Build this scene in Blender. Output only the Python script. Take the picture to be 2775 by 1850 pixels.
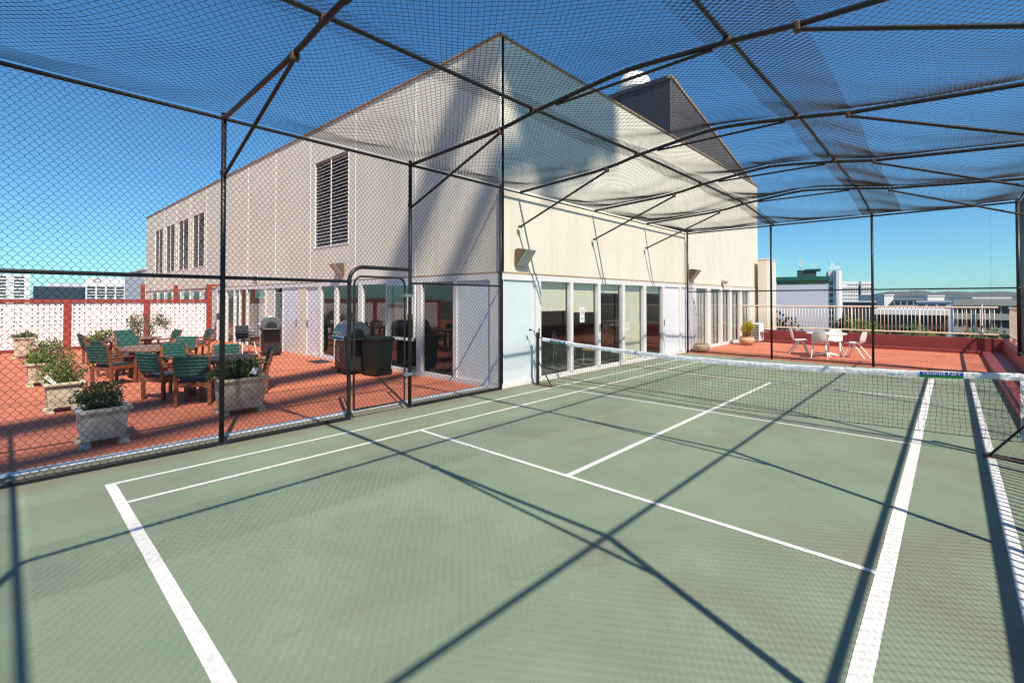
import bpy, math, random
import numpy as np
from mathutils import Vector, Matrix

for o in list(bpy.data.objects):
    bpy.data.objects.remove(o)
SC = bpy.context.scene
C = SC.collection
rnd = random.Random(7)

# ------------------------------------------------------------------ camera
F, PX, PY, YAW, PITCH, EYE = 1279.4, 1387.5, 794.6, 0.7487, 0.014, 1.75
cam = bpy.data.cameras.new('camera')
cam.sensor_fit = 'HORIZONTAL'
cam.sensor_width = 36.0
cam.lens = 36.0 * F / 2775.0
cam.shift_y = -(925.0 - PY) / 2775.0
cam.clip_start = 0.05
cam.clip_end = 30000
camo = bpy.data.objects.new('camera', cam)
camo.location = (0, 0, EYE)
camo.rotation_euler = (math.pi / 2 + PITCH, 0, YAW - math.pi / 2)
C.objects.link(camo)
SC.camera = camo

# ------------------------------------------------------------------ light
SUN = Vector((0.32, 0.76, -1.0)).normalized()          # direction the light travels
EL = math.asin(-SUN.z)
AZ = math.atan2(-SUN.x, -SUN.y)
w = bpy.data.worlds.new('World')
SC.world = w
w.use_nodes = True
nt = w.node_tree
nt.nodes.clear()
sky = nt.nodes.new('ShaderNodeTexSky')
sky.sky_type = 'NISHITA'
sky.sun_disc = False
sky.sun_elevation = EL
sky.sun_rotation = AZ
sky.altitude = 0
sky.air_density = 1.0
sky.dust_density = 0.1
sky.ozone_density = 1.6
hsv = nt.nodes.new('ShaderNodeHueSaturation')
hsv.inputs['Saturation'].default_value = 1.08
tint = nt.nodes.new('ShaderNodeMix')
tint.data_type = 'RGBA'
tint.blend_type = 'MULTIPLY'
tint.inputs[0].default_value = 1.0
tint.inputs[7].default_value = (0.48, 0.89, 1.12, 1)
bg = nt.nodes.new('ShaderNodeBackground')
bg.inputs['Strength'].default_value = 0.09
wo = nt.nodes.new('ShaderNodeOutputWorld')
nt.links.new(sky.outputs[0], hsv.inputs['Color'])
nt.links.new(hsv.outputs[0], tint.inputs[6])
nt.links.new(tint.outputs[2], bg.inputs[0])
nt.links.new(bg.outputs[0], wo.inputs[0])
sl = bpy.data.lights.new('sun', 'SUN')
sl.energy = 4.9
sl.angle = math.radians(0.53)
sl.color = (1.0, 0.925, 0.81)
so = bpy.data.objects.new('sun', sl)
so.location = (-6, -14, 20)
so.rotation_euler = SUN.to_track_quat('-Z', 'Y').to_euler()
C.objects.link(so)
SC.render.engine = 'CYCLES'
SC.view_settings.view_transform = 'Standard'
SC.view_settings.look = 'None'
SC.view_settings.gamma = 1
SC.view_settings.exposure = 0.55
SC.view_settings.use_curve_mapping = False
SC.cycles.use_denoising = True
try:
    SC.cycles.denoiser = 'OPENIMAGEDENOISE'
    SC.cycles.denoising_prefilter = 'NONE'
except Exception:
    pass
SC.cycles.max_bounces = 8
SC.cycles.transparent_max_bounces = 24
SC.cycles.filter_width = 1.2


# ------------------------------------------------------------------ materials
def mat(name, col, rough=0.6, metal=0.0, var=0.0, scale=4.0, bump=0.0, bscale=60.0, island=0.0, col2=None, spec=0.5, trans=0.0):
    m = bpy.data.materials.new(name)
    m.use_nodes = True
    n = m.node_tree
    b = n.nodes['Principled BSDF']
    b.inputs['Roughness'].default_value = rough
    b.inputs['Metallic'].default_value = metal
    b.inputs['Specular IOR Level'].default_value = spec
    L = n.links.new
    src = None
    if var > 0 or col2:
        tc = n.nodes.new('ShaderNodeTexCoord')
        nz = n.nodes.new('ShaderNodeTexNoise')
        nz.inputs['Scale'].default_value = scale
        nz.inputs['Detail'].default_value = 6
        nz.inputs['Roughness'].default_value = 0.65
        L(tc.outputs['Object'], nz.inputs['Vector'])
        r = n.nodes.new('ShaderNodeValToRGB')
        c2 = col2 if col2 else tuple(c * (1 - var) for c in col)
        c1 = col if col2 else tuple(min(1, c * (1 + var * 0.5)) for c in col)
        r.color_ramp.elements[0].position = 0.35
        r.color_ramp.elements[1].position = 0.65
        r.color_ramp.elements[0].color = (*c2, 1)
        r.color_ramp.elements[1].color = (*c1, 1)
        L(nz.outputs['Fac'], r.inputs['Fac'])
        src = r.outputs['Color']
    if island > 0:
        g = n.nodes.new('ShaderNodeNewGeometry')
        hs = n.nodes.new('ShaderNodeHueSaturation')
        mr = n.nodes.new('ShaderNodeMapRange')
        mr.inputs['To Min'].default_value = 1 - island
        mr.inputs['To Max'].default_value = 1 + island
        L(g.outputs['Random Per Island'], mr.inputs['Value'])
        L(mr.outputs[0], hs.inputs['Value'])
        if src:
            L(src, hs.inputs['Color'])
        else:
            hs.inputs['Color'].default_value = (*col, 1)
        src = hs.outputs['Color']
    if src:
        L(src, b.inputs['Base Color'])
    else:
        b.inputs['Base Color'].default_value = (*col, 1)
    if bump > 0:
        tc2 = n.nodes.new('ShaderNodeTexCoord')
        nb = n.nodes.new('ShaderNodeTexNoise')
        nb.inputs['Scale'].default_value = bscale
        nb.inputs['Detail'].default_value = 4
        L(tc2.outputs['Object'], nb.inputs['Vector'])
        bp = n.nodes.new('ShaderNodeBump')
        bp.inputs['Strength'].default_value = bump
        bp.inputs['Distance'].default_value = 0.02
        L(nb.outputs['Fac'], bp.inputs['Height'])
        L(bp.outputs[0], b.inputs['Normal'])
    if trans > 0:
        t = n.nodes.new('ShaderNodeBsdfTranslucent')
        mx = n.nodes.new('ShaderNodeMixShader')
        mx.inputs[0].default_value = trans
        if src:
            L(src, t.inputs['Color'])
        else:
            t.inputs['Color'].default_value = (*col, 1)
        L(b.outputs[0], mx.inputs[1])
        L(t.outputs[0], mx.inputs[2])
        L(mx.outputs[0], n.nodes['Material Output'].inputs['Surface'])
    return m


def glass_mat(name, tint=(0.86, 0.89, 0.88), ior=1.55):
    m = bpy.data.materials.new(name)
    m.use_nodes = True
    n = m.node_tree
    n.nodes.clear()
    o = n.nodes.new('ShaderNodeOutputMaterial')
    fr = n.nodes.new('ShaderNodeLayerWeight')
    fr.inputs['Blend'].default_value = 0.5
    pw_ = n.nodes.new('ShaderNodeMath')
    pw_.operation = 'POWER'
    pw_.inputs[1].default_value = 4.0
    n.links.new(fr.outputs['Facing'], pw_.inputs[0])
    fr = pw_
    gl = n.nodes.new('ShaderNodeBsdfGlossy')
    gl.inputs['Roughness'].default_value = 0.0
    tr = n.nodes.new('ShaderNodeBsdfTransparent')
    tr.inputs['Color'].default_value = (*tint, 1)
    ml = n.nodes.new('ShaderNodeMath')
    ml.operation = 'MULTIPLY_ADD'
    ml.inputs[1].default_value = 0.9
    ml.inputs[2].default_value = 0.11
    mx = n.nodes.new('ShaderNodeMixShader')
    n.links.new(fr.outputs[0], ml.inputs[0])
    n.links.new(ml.outputs[0], mx.inputs[0])
    n.links.new(tr.outputs[0], mx.inputs[1])
    n.links.new(gl.outputs[0], mx.inputs[2])
    n.links.new(mx.outputs[0], o.inputs[0])
    return m


def court_mat():
    m = bpy.data.materials.new('green_court_paint')
    m.use_nodes = True
    n = m.node_tree
    L = n.links.new
    b = n.nodes['Principled BSDF']
    b.inputs['Roughness'].default_value = 0.72
    b.inputs['Specular IOR Level'].default_value = 0.3
    tc = n.nodes.new('ShaderNodeTexCoord')

    def noise(scale, detail=6, rough=0.6, dist=0.0):
        z = n.nodes.new('ShaderNodeTexNoise')
        z.inputs['Scale'].default_value = scale
        z.inputs['Detail'].default_value = detail
        z.inputs['Roughness'].default_value = rough
        z.inputs['Distortion'].default_value = dist
        L(tc.outputs['Object'], z.inputs['Vector'])
        return z.outputs['Fac']

    def ramp(v, a, bb, ca, cb):
        r = n.nodes.new('ShaderNodeValToRGB')
        r.color_ramp.elements[0].position = a
        r.color_ramp.elements[1].position = bb
        r.color_ramp.elements[0].color = (*ca, 1)
        r.color_ramp.elements[1].color = (*cb, 1)
        L(v, r.inputs['Fac'])
        return r.outputs['Color']

    def mix(f, a, bb, mode='MIX'):
        x = n.nodes.new('ShaderNodeMix')
        x.data_type = 'RGBA'
        x.blend_type = mode
        if isinstance(f, float):
            x.inputs[0].default_value = f
        else:
            L(f, x.inputs[0])
        L(a, x.inputs[6])
        L(bb, x.inputs[7])
        return x.outputs[2]
    base = ramp(noise(1.3, 7, 0.65), 0.32, 0.7, (0.182, 0.232, 0.158), (0.23, 0.278, 0.19))
    grime = ramp(noise(0.42, 10, 0.70, 1.2), 0.47, 0.66, (0, 0, 0), (1, 1, 1))
    gcol = n.nodes.new('ShaderNodeRGB')
    gcol.outputs[0].default_value = (0.185, 0.182, 0.135, 1)
    gm = n.nodes.new('ShaderNodeMath')
    gm.operation = 'MULTIPLY'
    gm.inputs[1].default_value = 0.85
    L(grime, gm.inputs[0])
    c = mix(gm.outputs[0], base, gcol.outputs[0])
    # dried puddle outlines and hairline cracks
    vor = n.nodes.new('ShaderNodeTexVoronoi')
    vor.feature = 'DISTANCE_TO_EDGE'
    vor.inputs['Scale'].default_value = 0.33
    nzv = n.nodes.new('ShaderNodeTexNoise')
    nzv.inputs['Scale'].default_value = 1.6
    nzv.inputs['Detail'].default_value = 8
    L(tc.outputs['Object'], nzv.inputs['Vector'])
    va = n.nodes.new('ShaderNodeVectorMath')
    va.operation = 'MULTIPLY_ADD'
    va.inputs[1].default_value = (1.3, 1.3, 0)
    L(nzv.outputs['Color'], va.inputs[0])
    L(tc.outputs['Object'], va.inputs[2])
    L(va.outputs[0], vor.inputs['Vector'])
    crack = ramp(vor.outputs['Distance'], 0.0, 0.012, (1, 1, 1), (0, 0, 0))
    cm = n.nodes.new('ShaderNodeMath')
    cm.operation = 'MULTIPLY'
    cm.inputs[1].default_value = 0.16
    msk = ramp(noise(0.4, 3), 0.52, 0.6, (0, 0, 0), (1, 1, 1))
    c3 = n.nodes.new('ShaderNodeMath')
    c3.operation = 'MULTIPLY'
    L(crack, c3.inputs[0])
    L(msk, c3.inputs[1])
    L(c3.outputs[0], cm.inputs[0])
    ccol = n.nodes.new('ShaderNodeRGB')
    ccol.outputs[0].default_value = (0.06, 0.075, 0.06, 1)
    c = mix(cm.outputs[0], c, ccol.outputs[0])
    # dirt washed up along the left fence
    sp = n.nodes.new('ShaderNodeSeparateXYZ')
    L(tc.outputs['Object'], sp.inputs[0])
    ad = n.nodes.new('ShaderNodeMath')
    ad.operation = 'MULTIPLY_ADD'
    ad.inputs[1].default_value = 0.5
    L(noise(2.2, 6), ad.inputs[0])
    L(sp.outputs['Y'], ad.inputs[2])
    dirt = ramp(ad.outputs[0], 0, 1, (0, 0, 0), (1, 1, 1))
    mr = n.nodes.new('ShaderNodeMapRange')
    mr.inputs['From Min'].default_value = 6.38
    mr.inputs['From Max'].default_value = 6.6
    L(ad.outputs[0], mr.inputs['Value'])
    dcol = n.nodes.new('ShaderNodeRGB')
    dcol.outputs[0].default_value = (0.20, 0.175, 0.125, 1)
    dm = n.nodes.new('ShaderNodeMath')
    dm.operation = 'MULTIPLY'
    dm.inputs[1].default_value = 0.75
    L(mr.outputs[0], dm.inputs[0])
    c = mix(dm.outputs[0], c, dcol.outputs[0])
    # specks of grit
    sp2 = ramp(noise(95, 2, 0.5), 0.735, 0.76, (0, 0, 0), (1, 1, 1))
    scol = n.nodes.new('ShaderNodeRGB')
    scol.outputs[0].default_value = (0.36, 0.38, 0.30, 1)
    c = mix(sp2, c, scol.outputs[0])
    L(c, b.inputs['Base Color'])
    bp = n.nodes.new('ShaderNodeBump')
    bp.inputs['Strength'].default_value = 0.22
    bp.inputs['Distance'].default_value = 0.01
    L(noise(140, 5, 0.7), bp.inputs['Height'])
    L(bp.outputs[0], b.inputs['Normal'])
    return m


def tile_mat(name, c1, c2, joint, s=0.2):
    m = bpy.data.materials.new(name)
    m.use_nodes = True
    n = m.node_tree
    L = n.links.new
    b = n.nodes['Principled BSDF']
    b.inputs['Roughness'].default_value = 0.8
    b.inputs['Specular IOR Level'].default_value = 0.25
    tc = n.nodes.new('ShaderNodeTexCoord')
    br = n.nodes.new('ShaderNodeTexBrick')
    br.offset = 0.0
    br.inputs['Scale'].default_value = 1.0
    br.inputs['Brick Width'].default_value = s
    br.inputs['Row Height'].default_value = s
    br.inputs['Mortar Size'].default_value = 0.006
    br.inputs['Mortar Smooth'].default_value = 0.3
    br.inputs['Color1'].default_value = (*c1, 1)
    br.inputs['Color2'].default_value = (*c2, 1)
    br.inputs['Mortar'].default_value = (*joint, 1)
    L(tc.outputs['Object'], br.inputs['Vector'])
    nz = n.nodes.new('ShaderNodeTexNoise')
    nz.inputs['Scale'].default_value = 1.1
    nz.inputs['Detail'].default_value = 8
    nz.inputs['Roughness'].default_value = 0.7
    L(tc.outputs['Object'], nz.inputs['Vector'])
    hs = n.nodes.new('ShaderNodeHueSaturation')
    mr = n.nodes.new('ShaderNodeMapRange')
    mr.inputs['From Min'].default_value = 0.3
    mr.inputs['From Max'].default_value = 0.7
    mr.inputs['To Min'].default_value = 0.72
    mr.inputs['To Max'].default_value = 1.14
    L(nz.outputs['Fac'], mr.inputs['Value'])
    L(mr.outputs[0], hs.inputs['Value'])
    L(br.outputs['Color'], hs.inputs['Color'])
    L(hs.outputs[0], b.inputs['Base Color'])
    bp = n.nodes.new('ShaderNodeBump')
    bp.inputs['Strength'].default_value = 0.25
    bp.inputs['Distance'].default_value = 0.004
    bp.invert = True
    L(br.outputs['Fac'], bp.inputs['Height'])
    L(bp.outputs[0], b.inputs['Normal'])
    return m


def wall_mat():
    m = mat('cream_wall_panel', (0.75, 0.685, 0.56), 0.65, var=0.07, scale=0.7, bump=0.03, bscale=30)
    n = m.node_tree
    L = n.links.new
    b = n.nodes['Principled BSDF']
    src = b.inputs['Base Color'].links[0].from_socket
    tc = n.nodes.new('ShaderNodeTexCoord')
    mp_ = n.nodes.new('ShaderNodeMapping')
    mp_.inputs['Scale'].default_value = (5.0, 5.0, 0.16)
    nz = n.nodes.new('ShaderNodeTexNoise')
    nz.inputs['Scale'].default_value = 1.0
    nz.inputs['Detail'].default_value = 7
    nz.inputs['Roughness'].default_value = 0.7
    r = n.nodes.new('ShaderNodeValToRGB')
    r.color_ramp.elements[0].position = 0.50
    r.color_ramp.elements[1].position = 0.78
    r.color_ramp.elements[0].color = (1, 1, 1, 1)
    r.color_ramp.elements[1].color = (0.88, 0.86, 0.81, 1)
    x = n.nodes.new('ShaderNodeMix')
    x.data_type = 'RGBA'
    x.blend_type = 'MULTIPLY'
    x.inputs[0].default_value = 1.0
    L(tc.outputs['Object'], mp_.inputs['Vector'])
    L(mp_.outputs[0], nz.inputs['Vector'])
    L(nz.outputs['Fac'], r.inputs['Fac'])
    L(src, x.inputs[6])
    L(r.outputs['Color'], x.inputs[7])
    L(x.outputs[2], b.inputs['Base Color'])
    return m


M = {
    'court': court_mat(),
    'line': mat('white_line_paint', (0.72, 0.70, 0.66), 0.7, var=0.17, scale=22, bump=0.15, bscale=140),
    'terrace': tile_mat('terracotta_tiles', (0.55, 0.172, 0.098), (0.52, 0.162, 0.093), (0.43, 0.155, 0.10)),
    'redwall': mat('oxide_red_paint', (0.22, 0.035, 0.03), 0.55, var=0.16, scale=3, bump=0.08),
    'redsteel': mat('red_steel_paint', (0.28, 0.05, 0.035), 0.5, var=0.1),
    'kerb': mat('pale_grey_edging', (0.60, 0.63, 0.66), 0.75, var=0.25, scale=5, bump=0.1),
    'steel': mat('black_steel_tube', (0.018, 0.017, 0.017), 0.42, var=0.3, scale=12, bump=0.05, bscale=90, spec=0.5),
    'wire': mat('black_coated_wire', (0.008, 0.008, 0.010), 0.4, spec=0.5),
    'galv': mat('galvanised_fitting', (0.35, 0.35, 0.34), 0.45, metal=0.7, var=0.25, scale=20),
    'rust': mat('rusty_tube', (0.10, 0.055, 0.03), 0.7, var=0.4, scale=14),
    'cream': wall_mat(),
    'joint': mat('panel_cover_strip', (0.74, 0.70, 0.62), 0.6, var=0.05),
    'flash': mat('brown_flashing', (0.36, 0.24, 0.15), 0.6, var=0.3, scale=5),
    'white': mat('white_aluminium', (0.72, 0.69, 0.66), 0.42, var=0.05, scale=3),
    'bluepanel': mat('pale_blue_panel', (0.60, 0.66, 0.67), 0.45, var=0.05, scale=2),
    'lilac': mat('pale_lilac_panel', (0.72, 0.71, 0.74), 0.5, var=0.04, scale=2),
    'glass': glass_mat('window_glass'),
    'blind': mat('beige_roller_blind', (0.78, 0.73, 0.57), 0.85, var=0.05),
    'curtain': mat('white_vertical_blind', (0.80, 0.80, 0.72), 0.85, island=0.08),
    'carpet': mat('grey_green_carpet', (0.11, 0.12, 0.10), 0.95, var=0.2, scale=20),
    'inner': mat('interior_plaster', (0.30, 0.26, 0.21), 0.9, var=0.1),
    'innerbrown': mat('interior_brown_panel', (0.16, 0.09, 0.05), 0.6, var=0.2),
    'ceil': mat('interior_ceiling', (0.45, 0.43, 0.40), 0.9),
    'louvre': mat('grey_louvre_blade', (0.42, 0.39, 0.36), 0.5, var=0.15, scale=3),
    'dark': mat('dark_void', (0.012, 0.012, 0.012), 0.9),
    'navy': mat('dark_navy_cladding', (0.022, 0.024, 0.032), 0.5, var=0.2, scale=2),
    'ribbed': mat('grey_ribbed_cladding', (0.085, 0.08, 0.08), 0.6, var=0.25, scale=1.5),
    'stone': mat('cast_stone', (0.52, 0.42, 0.29), 0.85, var=0.3, scale=7, bump=0.3, bscale=45),
    'stoneg': mat('grey_cast_stone', (0.52, 0.46, 0.39), 0.85, var=0.35, scale=8, bump=0.35, bscale=45),
    'soil': mat('potting_soil', (0.035, 0.022, 0.014), 0.95, var=0.4, scale=30, bump=0.6),
    'leaf': mat('mid_green_leaf', (0.13, 0.20, 0.03), 0.5, island=0.5, trans=0.25),
    'leafd': mat('dark_green_leaf', (0.03, 0.06, 0.018), 0.5, island=0.5, trans=0.2),
    'leafp': mat('mauve_flowering_leaf', (0.16, 0.19, 0.06), 0.6, island=0.5, trans=0.25),
    'leafy': mat('yellow_green_leaf', (0.42, 0.38, 0.02), 0.5, island=0.4, trans=0.35),
    'leafo': mat('grey_green_leaf', (0.16, 0.18, 0.10), 0.55, island=0.4, trans=0.25),
    'petal': mat('pink_petal', (0.34, 0.13, 0.22), 0.7, island=0.3, trans=0.2),
    'bark': mat('bark', (0.09, 0.065, 0.04), 0.9, var=0.4, scale=12, bump=0.4),
    'timber': mat('stained_timber', (0.20, 0.068, 0.03), 0.5, var=0.35, scale=9, bump=0.06, bscale=60),
    'timberg': mat('weathered_tabletop', (0.24, 0.13, 0.09), 0.55, var=0.25, scale=8),
    'cushion': mat('green_canvas_cushion', (0.012, 0.080, 0.062), 0.75, var=0.3, scale=10),
    'seatpad': mat('slate_seat_pad', (0.05, 0.065, 0.09), 0.42, var=0.2),
    'plastic': mat('white_plastic', (0.80, 0.78, 0.73), 0.4, var=0.04),
    'hood': mat('steel_hood', (0.30, 0.30, 0.30), 0.36, metal=0.85, var=0.15, scale=5),
    'blackm': mat('black_enamel', (0.014, 0.013, 0.013), 0.3),
    'bbqbody': mat('brown_black_steel', (0.026, 0.018, 0.017), 0.42, var=0.2),
    'chrome': mat('polished_steel', (0.6, 0.6, 0.6), 0.2, metal=1.0),
    'bin': mat('dark_green_plastic', (0.004, 0.009, 0.006), 0.42, var=0.2),
    'rubber': mat('black_rubber', (0.02, 0.02, 0.022), 0.85, bump=0.5, bscale=200),
    'tape': mat('white_net_tape', (0.74, 0.74, 0.74), 0.45, var=0.06, scale=14),
    'cord': mat('black_net_cord', (0.012, 0.012, 0.012), 0.7),
    'lblue': mat('blue_label', (0.01, 0.06, 0.42), 0.35),
    'lgreen': mat('green_label', (0.01, 0.16, 0.03), 0.35),
    'ltext': mat('white_print', (0.8, 0.8, 0.8), 0.4),
    'signred': mat('red_print', (0.55, 0.02, 0.03), 0.4),
    'signblk': mat('black_print', (0.03, 0.03, 0.03), 0.4),
    'exitgreen': mat('green_exit_face', (0.03, 0.16, 0.07), 0.4),
    'railing': mat('peach_railing_paint', (0.80, 0.64, 0.50), 0.5, var=0.12, scale=5),
    'breeze': mat('white_breeze_block', (0.78, 0.74, 0.72), 0.8, var=0.06, scale=6),
    'lampbody': mat('bronze_lamp_body', (0.17, 0.12, 0.07), 0.5, metal=0.4),
    'lampglass': mat('frosted_lamp_glass', (0.50, 0.50, 0.46), 0.25),
    'fwhite': mat('far_white_concrete', (0.70, 0.68, 0.66), 0.7, var=0.05, scale=0.05),
    'fgrey': mat('far_grey_render', (0.55, 0.55, 0.60), 0.7, var=0.05, scale=0.1),
    'fglass': mat('far_dark_glass', (0.03, 0.04, 0.055), 0.15, spec=0.7),
    'fnavy': mat('far_navy_glass', (0.035, 0.05, 0.075), 0.2, var=0.3, scale=0.3),
    'fgreen': mat('green_metal_roof', (0.01, 0.10, 0.075), 0.5, var=0.15, scale=0.3),
    'fdgreen': mat('dark_green_cladding', (0.03, 0.075, 0.06), 0.6, var=0.15, scale=0.5),
    'fochre': mat('ochre_panel', (0.33, 0.27, 0.10), 0.7),
    'fbeige': mat('far_beige_concrete', (0.44, 0.42, 0.36), 0.8, var=0.1, scale=0.2),
    'fdark': mat('far_dark_cladding', (0.035, 0.036, 0.042), 0.6, var=0.3, scale=0.4),
    'fblue': mat('far_blue_glass', (0.02, 0.10, 0.22), 0.25),
    'city': mat('suburb_ground', (0.12, 0.12, 0.08), 0.95, col2=(0.05, 0.075, 0.035), scale=0.02),
    'hill': mat('wooded_hill', (0.035, 0.05, 0.035), 0.95, col2=(0.11, 0.095, 0.07), scale=0.012),
}


# ------------------------------------------------------------------ helpers
def link(o, parent=None):
    C.objects.link(o)
    if parent:
        o.parent = parent
    return o


def tag(o, label=None, cat=None, group=None, kind=None):
    if label:
        o['label'] = label
    if cat:
        o['category'] = cat
    if group:
        o['group'] = group
    if kind:
        o['kind'] = kind
    return o


def thing(name, loc=(0, 0, 0), rz=0.0, label=None, cat=None, group=None):
    o = bpy.data.objects.new(name, None)
    o.empty_display_size = 0.2
    o.location = loc
    o.rotation_euler = (0, 0, rz)
    C.objects.link(o)
    return tag(o, label, cat, group)


class MB:
    def __init__(self):
        self.v, self.f, self.mi, self.cur = [], [], [], 0

    def add(self, vs, fs):
        n = len(self.v)
        self.v += [tuple(p) for p in vs]
        self.f += [tuple(i + n for i in q) for q in fs]
        self.mi += [self.cur] * len(fs)
        return self

    def box(self, x0, x1, y0, y1, z0, z1, rot=None):
        vs = [(x, y, z) for z in (z0, z1) for y in (y0, y1) for x in (x0, x1)]
        if rot is not None:
            vs = [rot @ Vector(p) for p in vs]
        return self.add(vs, [(0, 2, 3, 1), (4, 5, 7, 6), (0, 1, 5, 4), (2, 6, 7, 3), (0, 4, 6, 2), (1, 3, 7, 5)])

    def cbox(self, c, s, rot=None):
        h = [q / 2 for q in s]
        vs = [Vector((x * h[0], y * h[1], z * h[2])) for z in (-1, 1) for y in (-1, 1) for x in (-1, 1)]
        if rot is not None:
            vs = [rot @ p for p in vs]
        vs = [p + Vector(c) for p in vs]
        return self.add(vs, [(0, 2, 3, 1), (4, 5, 7, 6), (0, 1, 5, 4), (2, 6, 7, 3), (0, 4, 6, 2), (1, 3, 7, 5)])

    def tube(self, pts, r, n=8, cap=True):
        pts = [Vector(p) for p in pts]
        rs = r if isinstance(r, (list, tuple)) else [r] * len(pts)
        rings = []
        t0 = (pts[1] - pts[0]).normalized()
        ref = Vector((0, 0, 1)) if abs(t0.z) < 0.9 else Vector((1, 0, 0))
        for i, p in enumerate(pts):
            if i == 0:
                t = t0
            elif i == len(pts) - 1:
                t = (pts[-1] - pts[-2]).normalized()
            else:
                t = ((pts[i + 1] - p).normalized() + (p - pts[i - 1]).normalized()).normalized()
            a = t.cross(ref)
            if a.length < 1e-4:
                a = t.cross(Vector((0, 1, 0)))
            a.normalize()
            b = t.cross(a).normalized()
            ref = a.cross(t)
            rings.append([p + (a * math.cos(2 * math.pi * k / n) + b * math.sin(2 * math.pi * k / n)) * rs[i] for k in range(n)])
        vs = [q for g in rings for q in g]
        fs = []
        for i in range(len(pts) - 1):
            for k in range(n):
                k2 = (k + 1) % n
                fs.append((i * n + k, i * n + k2, (i + 1) * n + k2, (i + 1) * n + k))
        if cap:
            fs.append(tuple(range(n - 1, -1, -1)))
            fs.append(tuple((len(pts) - 1) * n + k for k in range(n)))
        return self.add(vs, fs)

    def lathe(self, prof, n=20, c=(0, 0, 0), sx=1.0, sy=1.0):
        vs = []
        for r, z in prof:
            for k in range(n):
                a = 2 * math.pi * k / n
                vs.append((c[0] + r * math.cos(a) * sx, c[1] + r * math.sin(a) * sy, c[2] + z))
        fs = []
        for i in range(len(prof) - 1):
            for k in range(n):
                k2 = (k + 1) % n
                fs.append((i * n + k, i * n + k2, (i + 1) * n + k2, (i + 1) * n + k))
        fs.append(tuple(range(n - 1, -1, -1)))
        fs.append(tuple((len(prof) - 1) * n + k for k in range(n)))
        return self.add(vs, fs)

    def prism(self, poly, axis, a, b):
        """poly of 2D points extruded along axis ('x','y','z') from a to b"""
        def P(p, t):
            return {'x': (t, p[0], p[1]), 'y': (p[0], t, p[1]), 'z': (p[0], p[1], t)}[axis]
        n = len(poly)
        vs = [P(p, a) for p in poly] + [P(p, b) for p in poly]
        fs = [tuple(range(n)), tuple(range(2 * n - 1, n - 1, -1))]
        for k in range(n):
            k2 = (k + 1) % n
            fs.append((k2, k, n + k, n + k2))
        return self.add(vs, fs)

    def rings(self, rects):
        """stacked rectangles [(hx, hy, z, cx, cy)]"""
        vs = []
        for hx, hy, z in rects:
            vs += [(-hx, -hy, z), (hx, -hy, z), (hx, hy, z), (-hx, hy, z)]
        fs = [(3, 2, 1, 0)]
        for i in range(len(rects) - 1):
            for k in range(4):
                k2 = (k + 1) % 4
                fs.append((i * 4 + k, i * 4 + k2, i * 4 + 4 + k2, i * 4 + 4 + k))
        n = (len(rects) - 1) * 4
        fs.append((n, n + 1, n + 2, n + 3))
        return self.add(vs, fs)

    def mesh(self, name, mats, smooth=False, fix=True):
        me = bpy.data.meshes.new(name)
        me.from_pydata(self.v, [], self.f)
        for q in (mats if isinstance(mats, (list, tuple)) else [mats]):
            me.materials.append(q)
        if max(self.mi, default=0) > 0:
            me.polygons.foreach_set('material_index', self.mi)
        if fix:
            import bmesh
            bm = bmesh.new()
            bm.from_mesh(me)
            bmesh.ops.recalc_face_normals(bm, faces=bm.faces)
            bm.to_mesh(me)
            bm.free()
        if smooth:
            me.polygons.foreach_set('use_smooth', [True] * len(me.polygons))
        me.update()
        return me

    def build(self, name, mats, parent=None, smooth=False, world=False, bevel=0.0, loc=None):
        me = self.mesh(name, mats, smooth)
        o = bpy.data.objects.new(name, me)
        link(o, parent)
        if world and parent:
            o.location = -Vector(parent.location)
        if loc is not None:
            o.location = loc
        if bevel > 0:
            b = o.modifiers.new('bevel', 'BEVEL')
            b.width = bevel
            b.segments = 2
            b.limit_method = 'ANGLE'
        if smooth:
            try:
                me.set_sharp_from_angle(angle=math.radians(40))
            except Exception:
                pass
        return o


def inst(me, name, parent, loc, rz=0.0, scale=None):
    o = bpy.data.objects.new(name, me)
    o.location = loc
    o.rotation_euler = (0, 0, rz)
    if scale:
        o.scale = scale
    return link(o, parent)


def copy_tree(src, parent=None):
    c = src.copy()
    C.objects.link(c)
    c.parent = parent
    for ch in list(src.children):
        copy_tree(ch, c)
    return c


def fast_mesh(name, V, Q, material):
    """numpy verts (n,3), quads (m,4)"""
    me = bpy.data.meshes.new(name)
    me.vertices.add(len(V))
    me.vertices.foreach_set('co', V.astype(np.float32).ravel())
    me.loops.add(Q.size)
    me.loops.foreach_set('vertex_index', Q.astype(np.int32).ravel())
    me.polygons.add(len(Q))
    me.polygons.foreach_set('loop_start', np.arange(0, Q.size, Q.shape[1], dtype=np.int32))
    me.polygons.foreach_set('loop_total', np.full(len(Q), Q.shape[1], dtype=np.int32))
    me.materials.append(material)
    me.update(calc_edges=True)
    me.validate()
    return me


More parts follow.
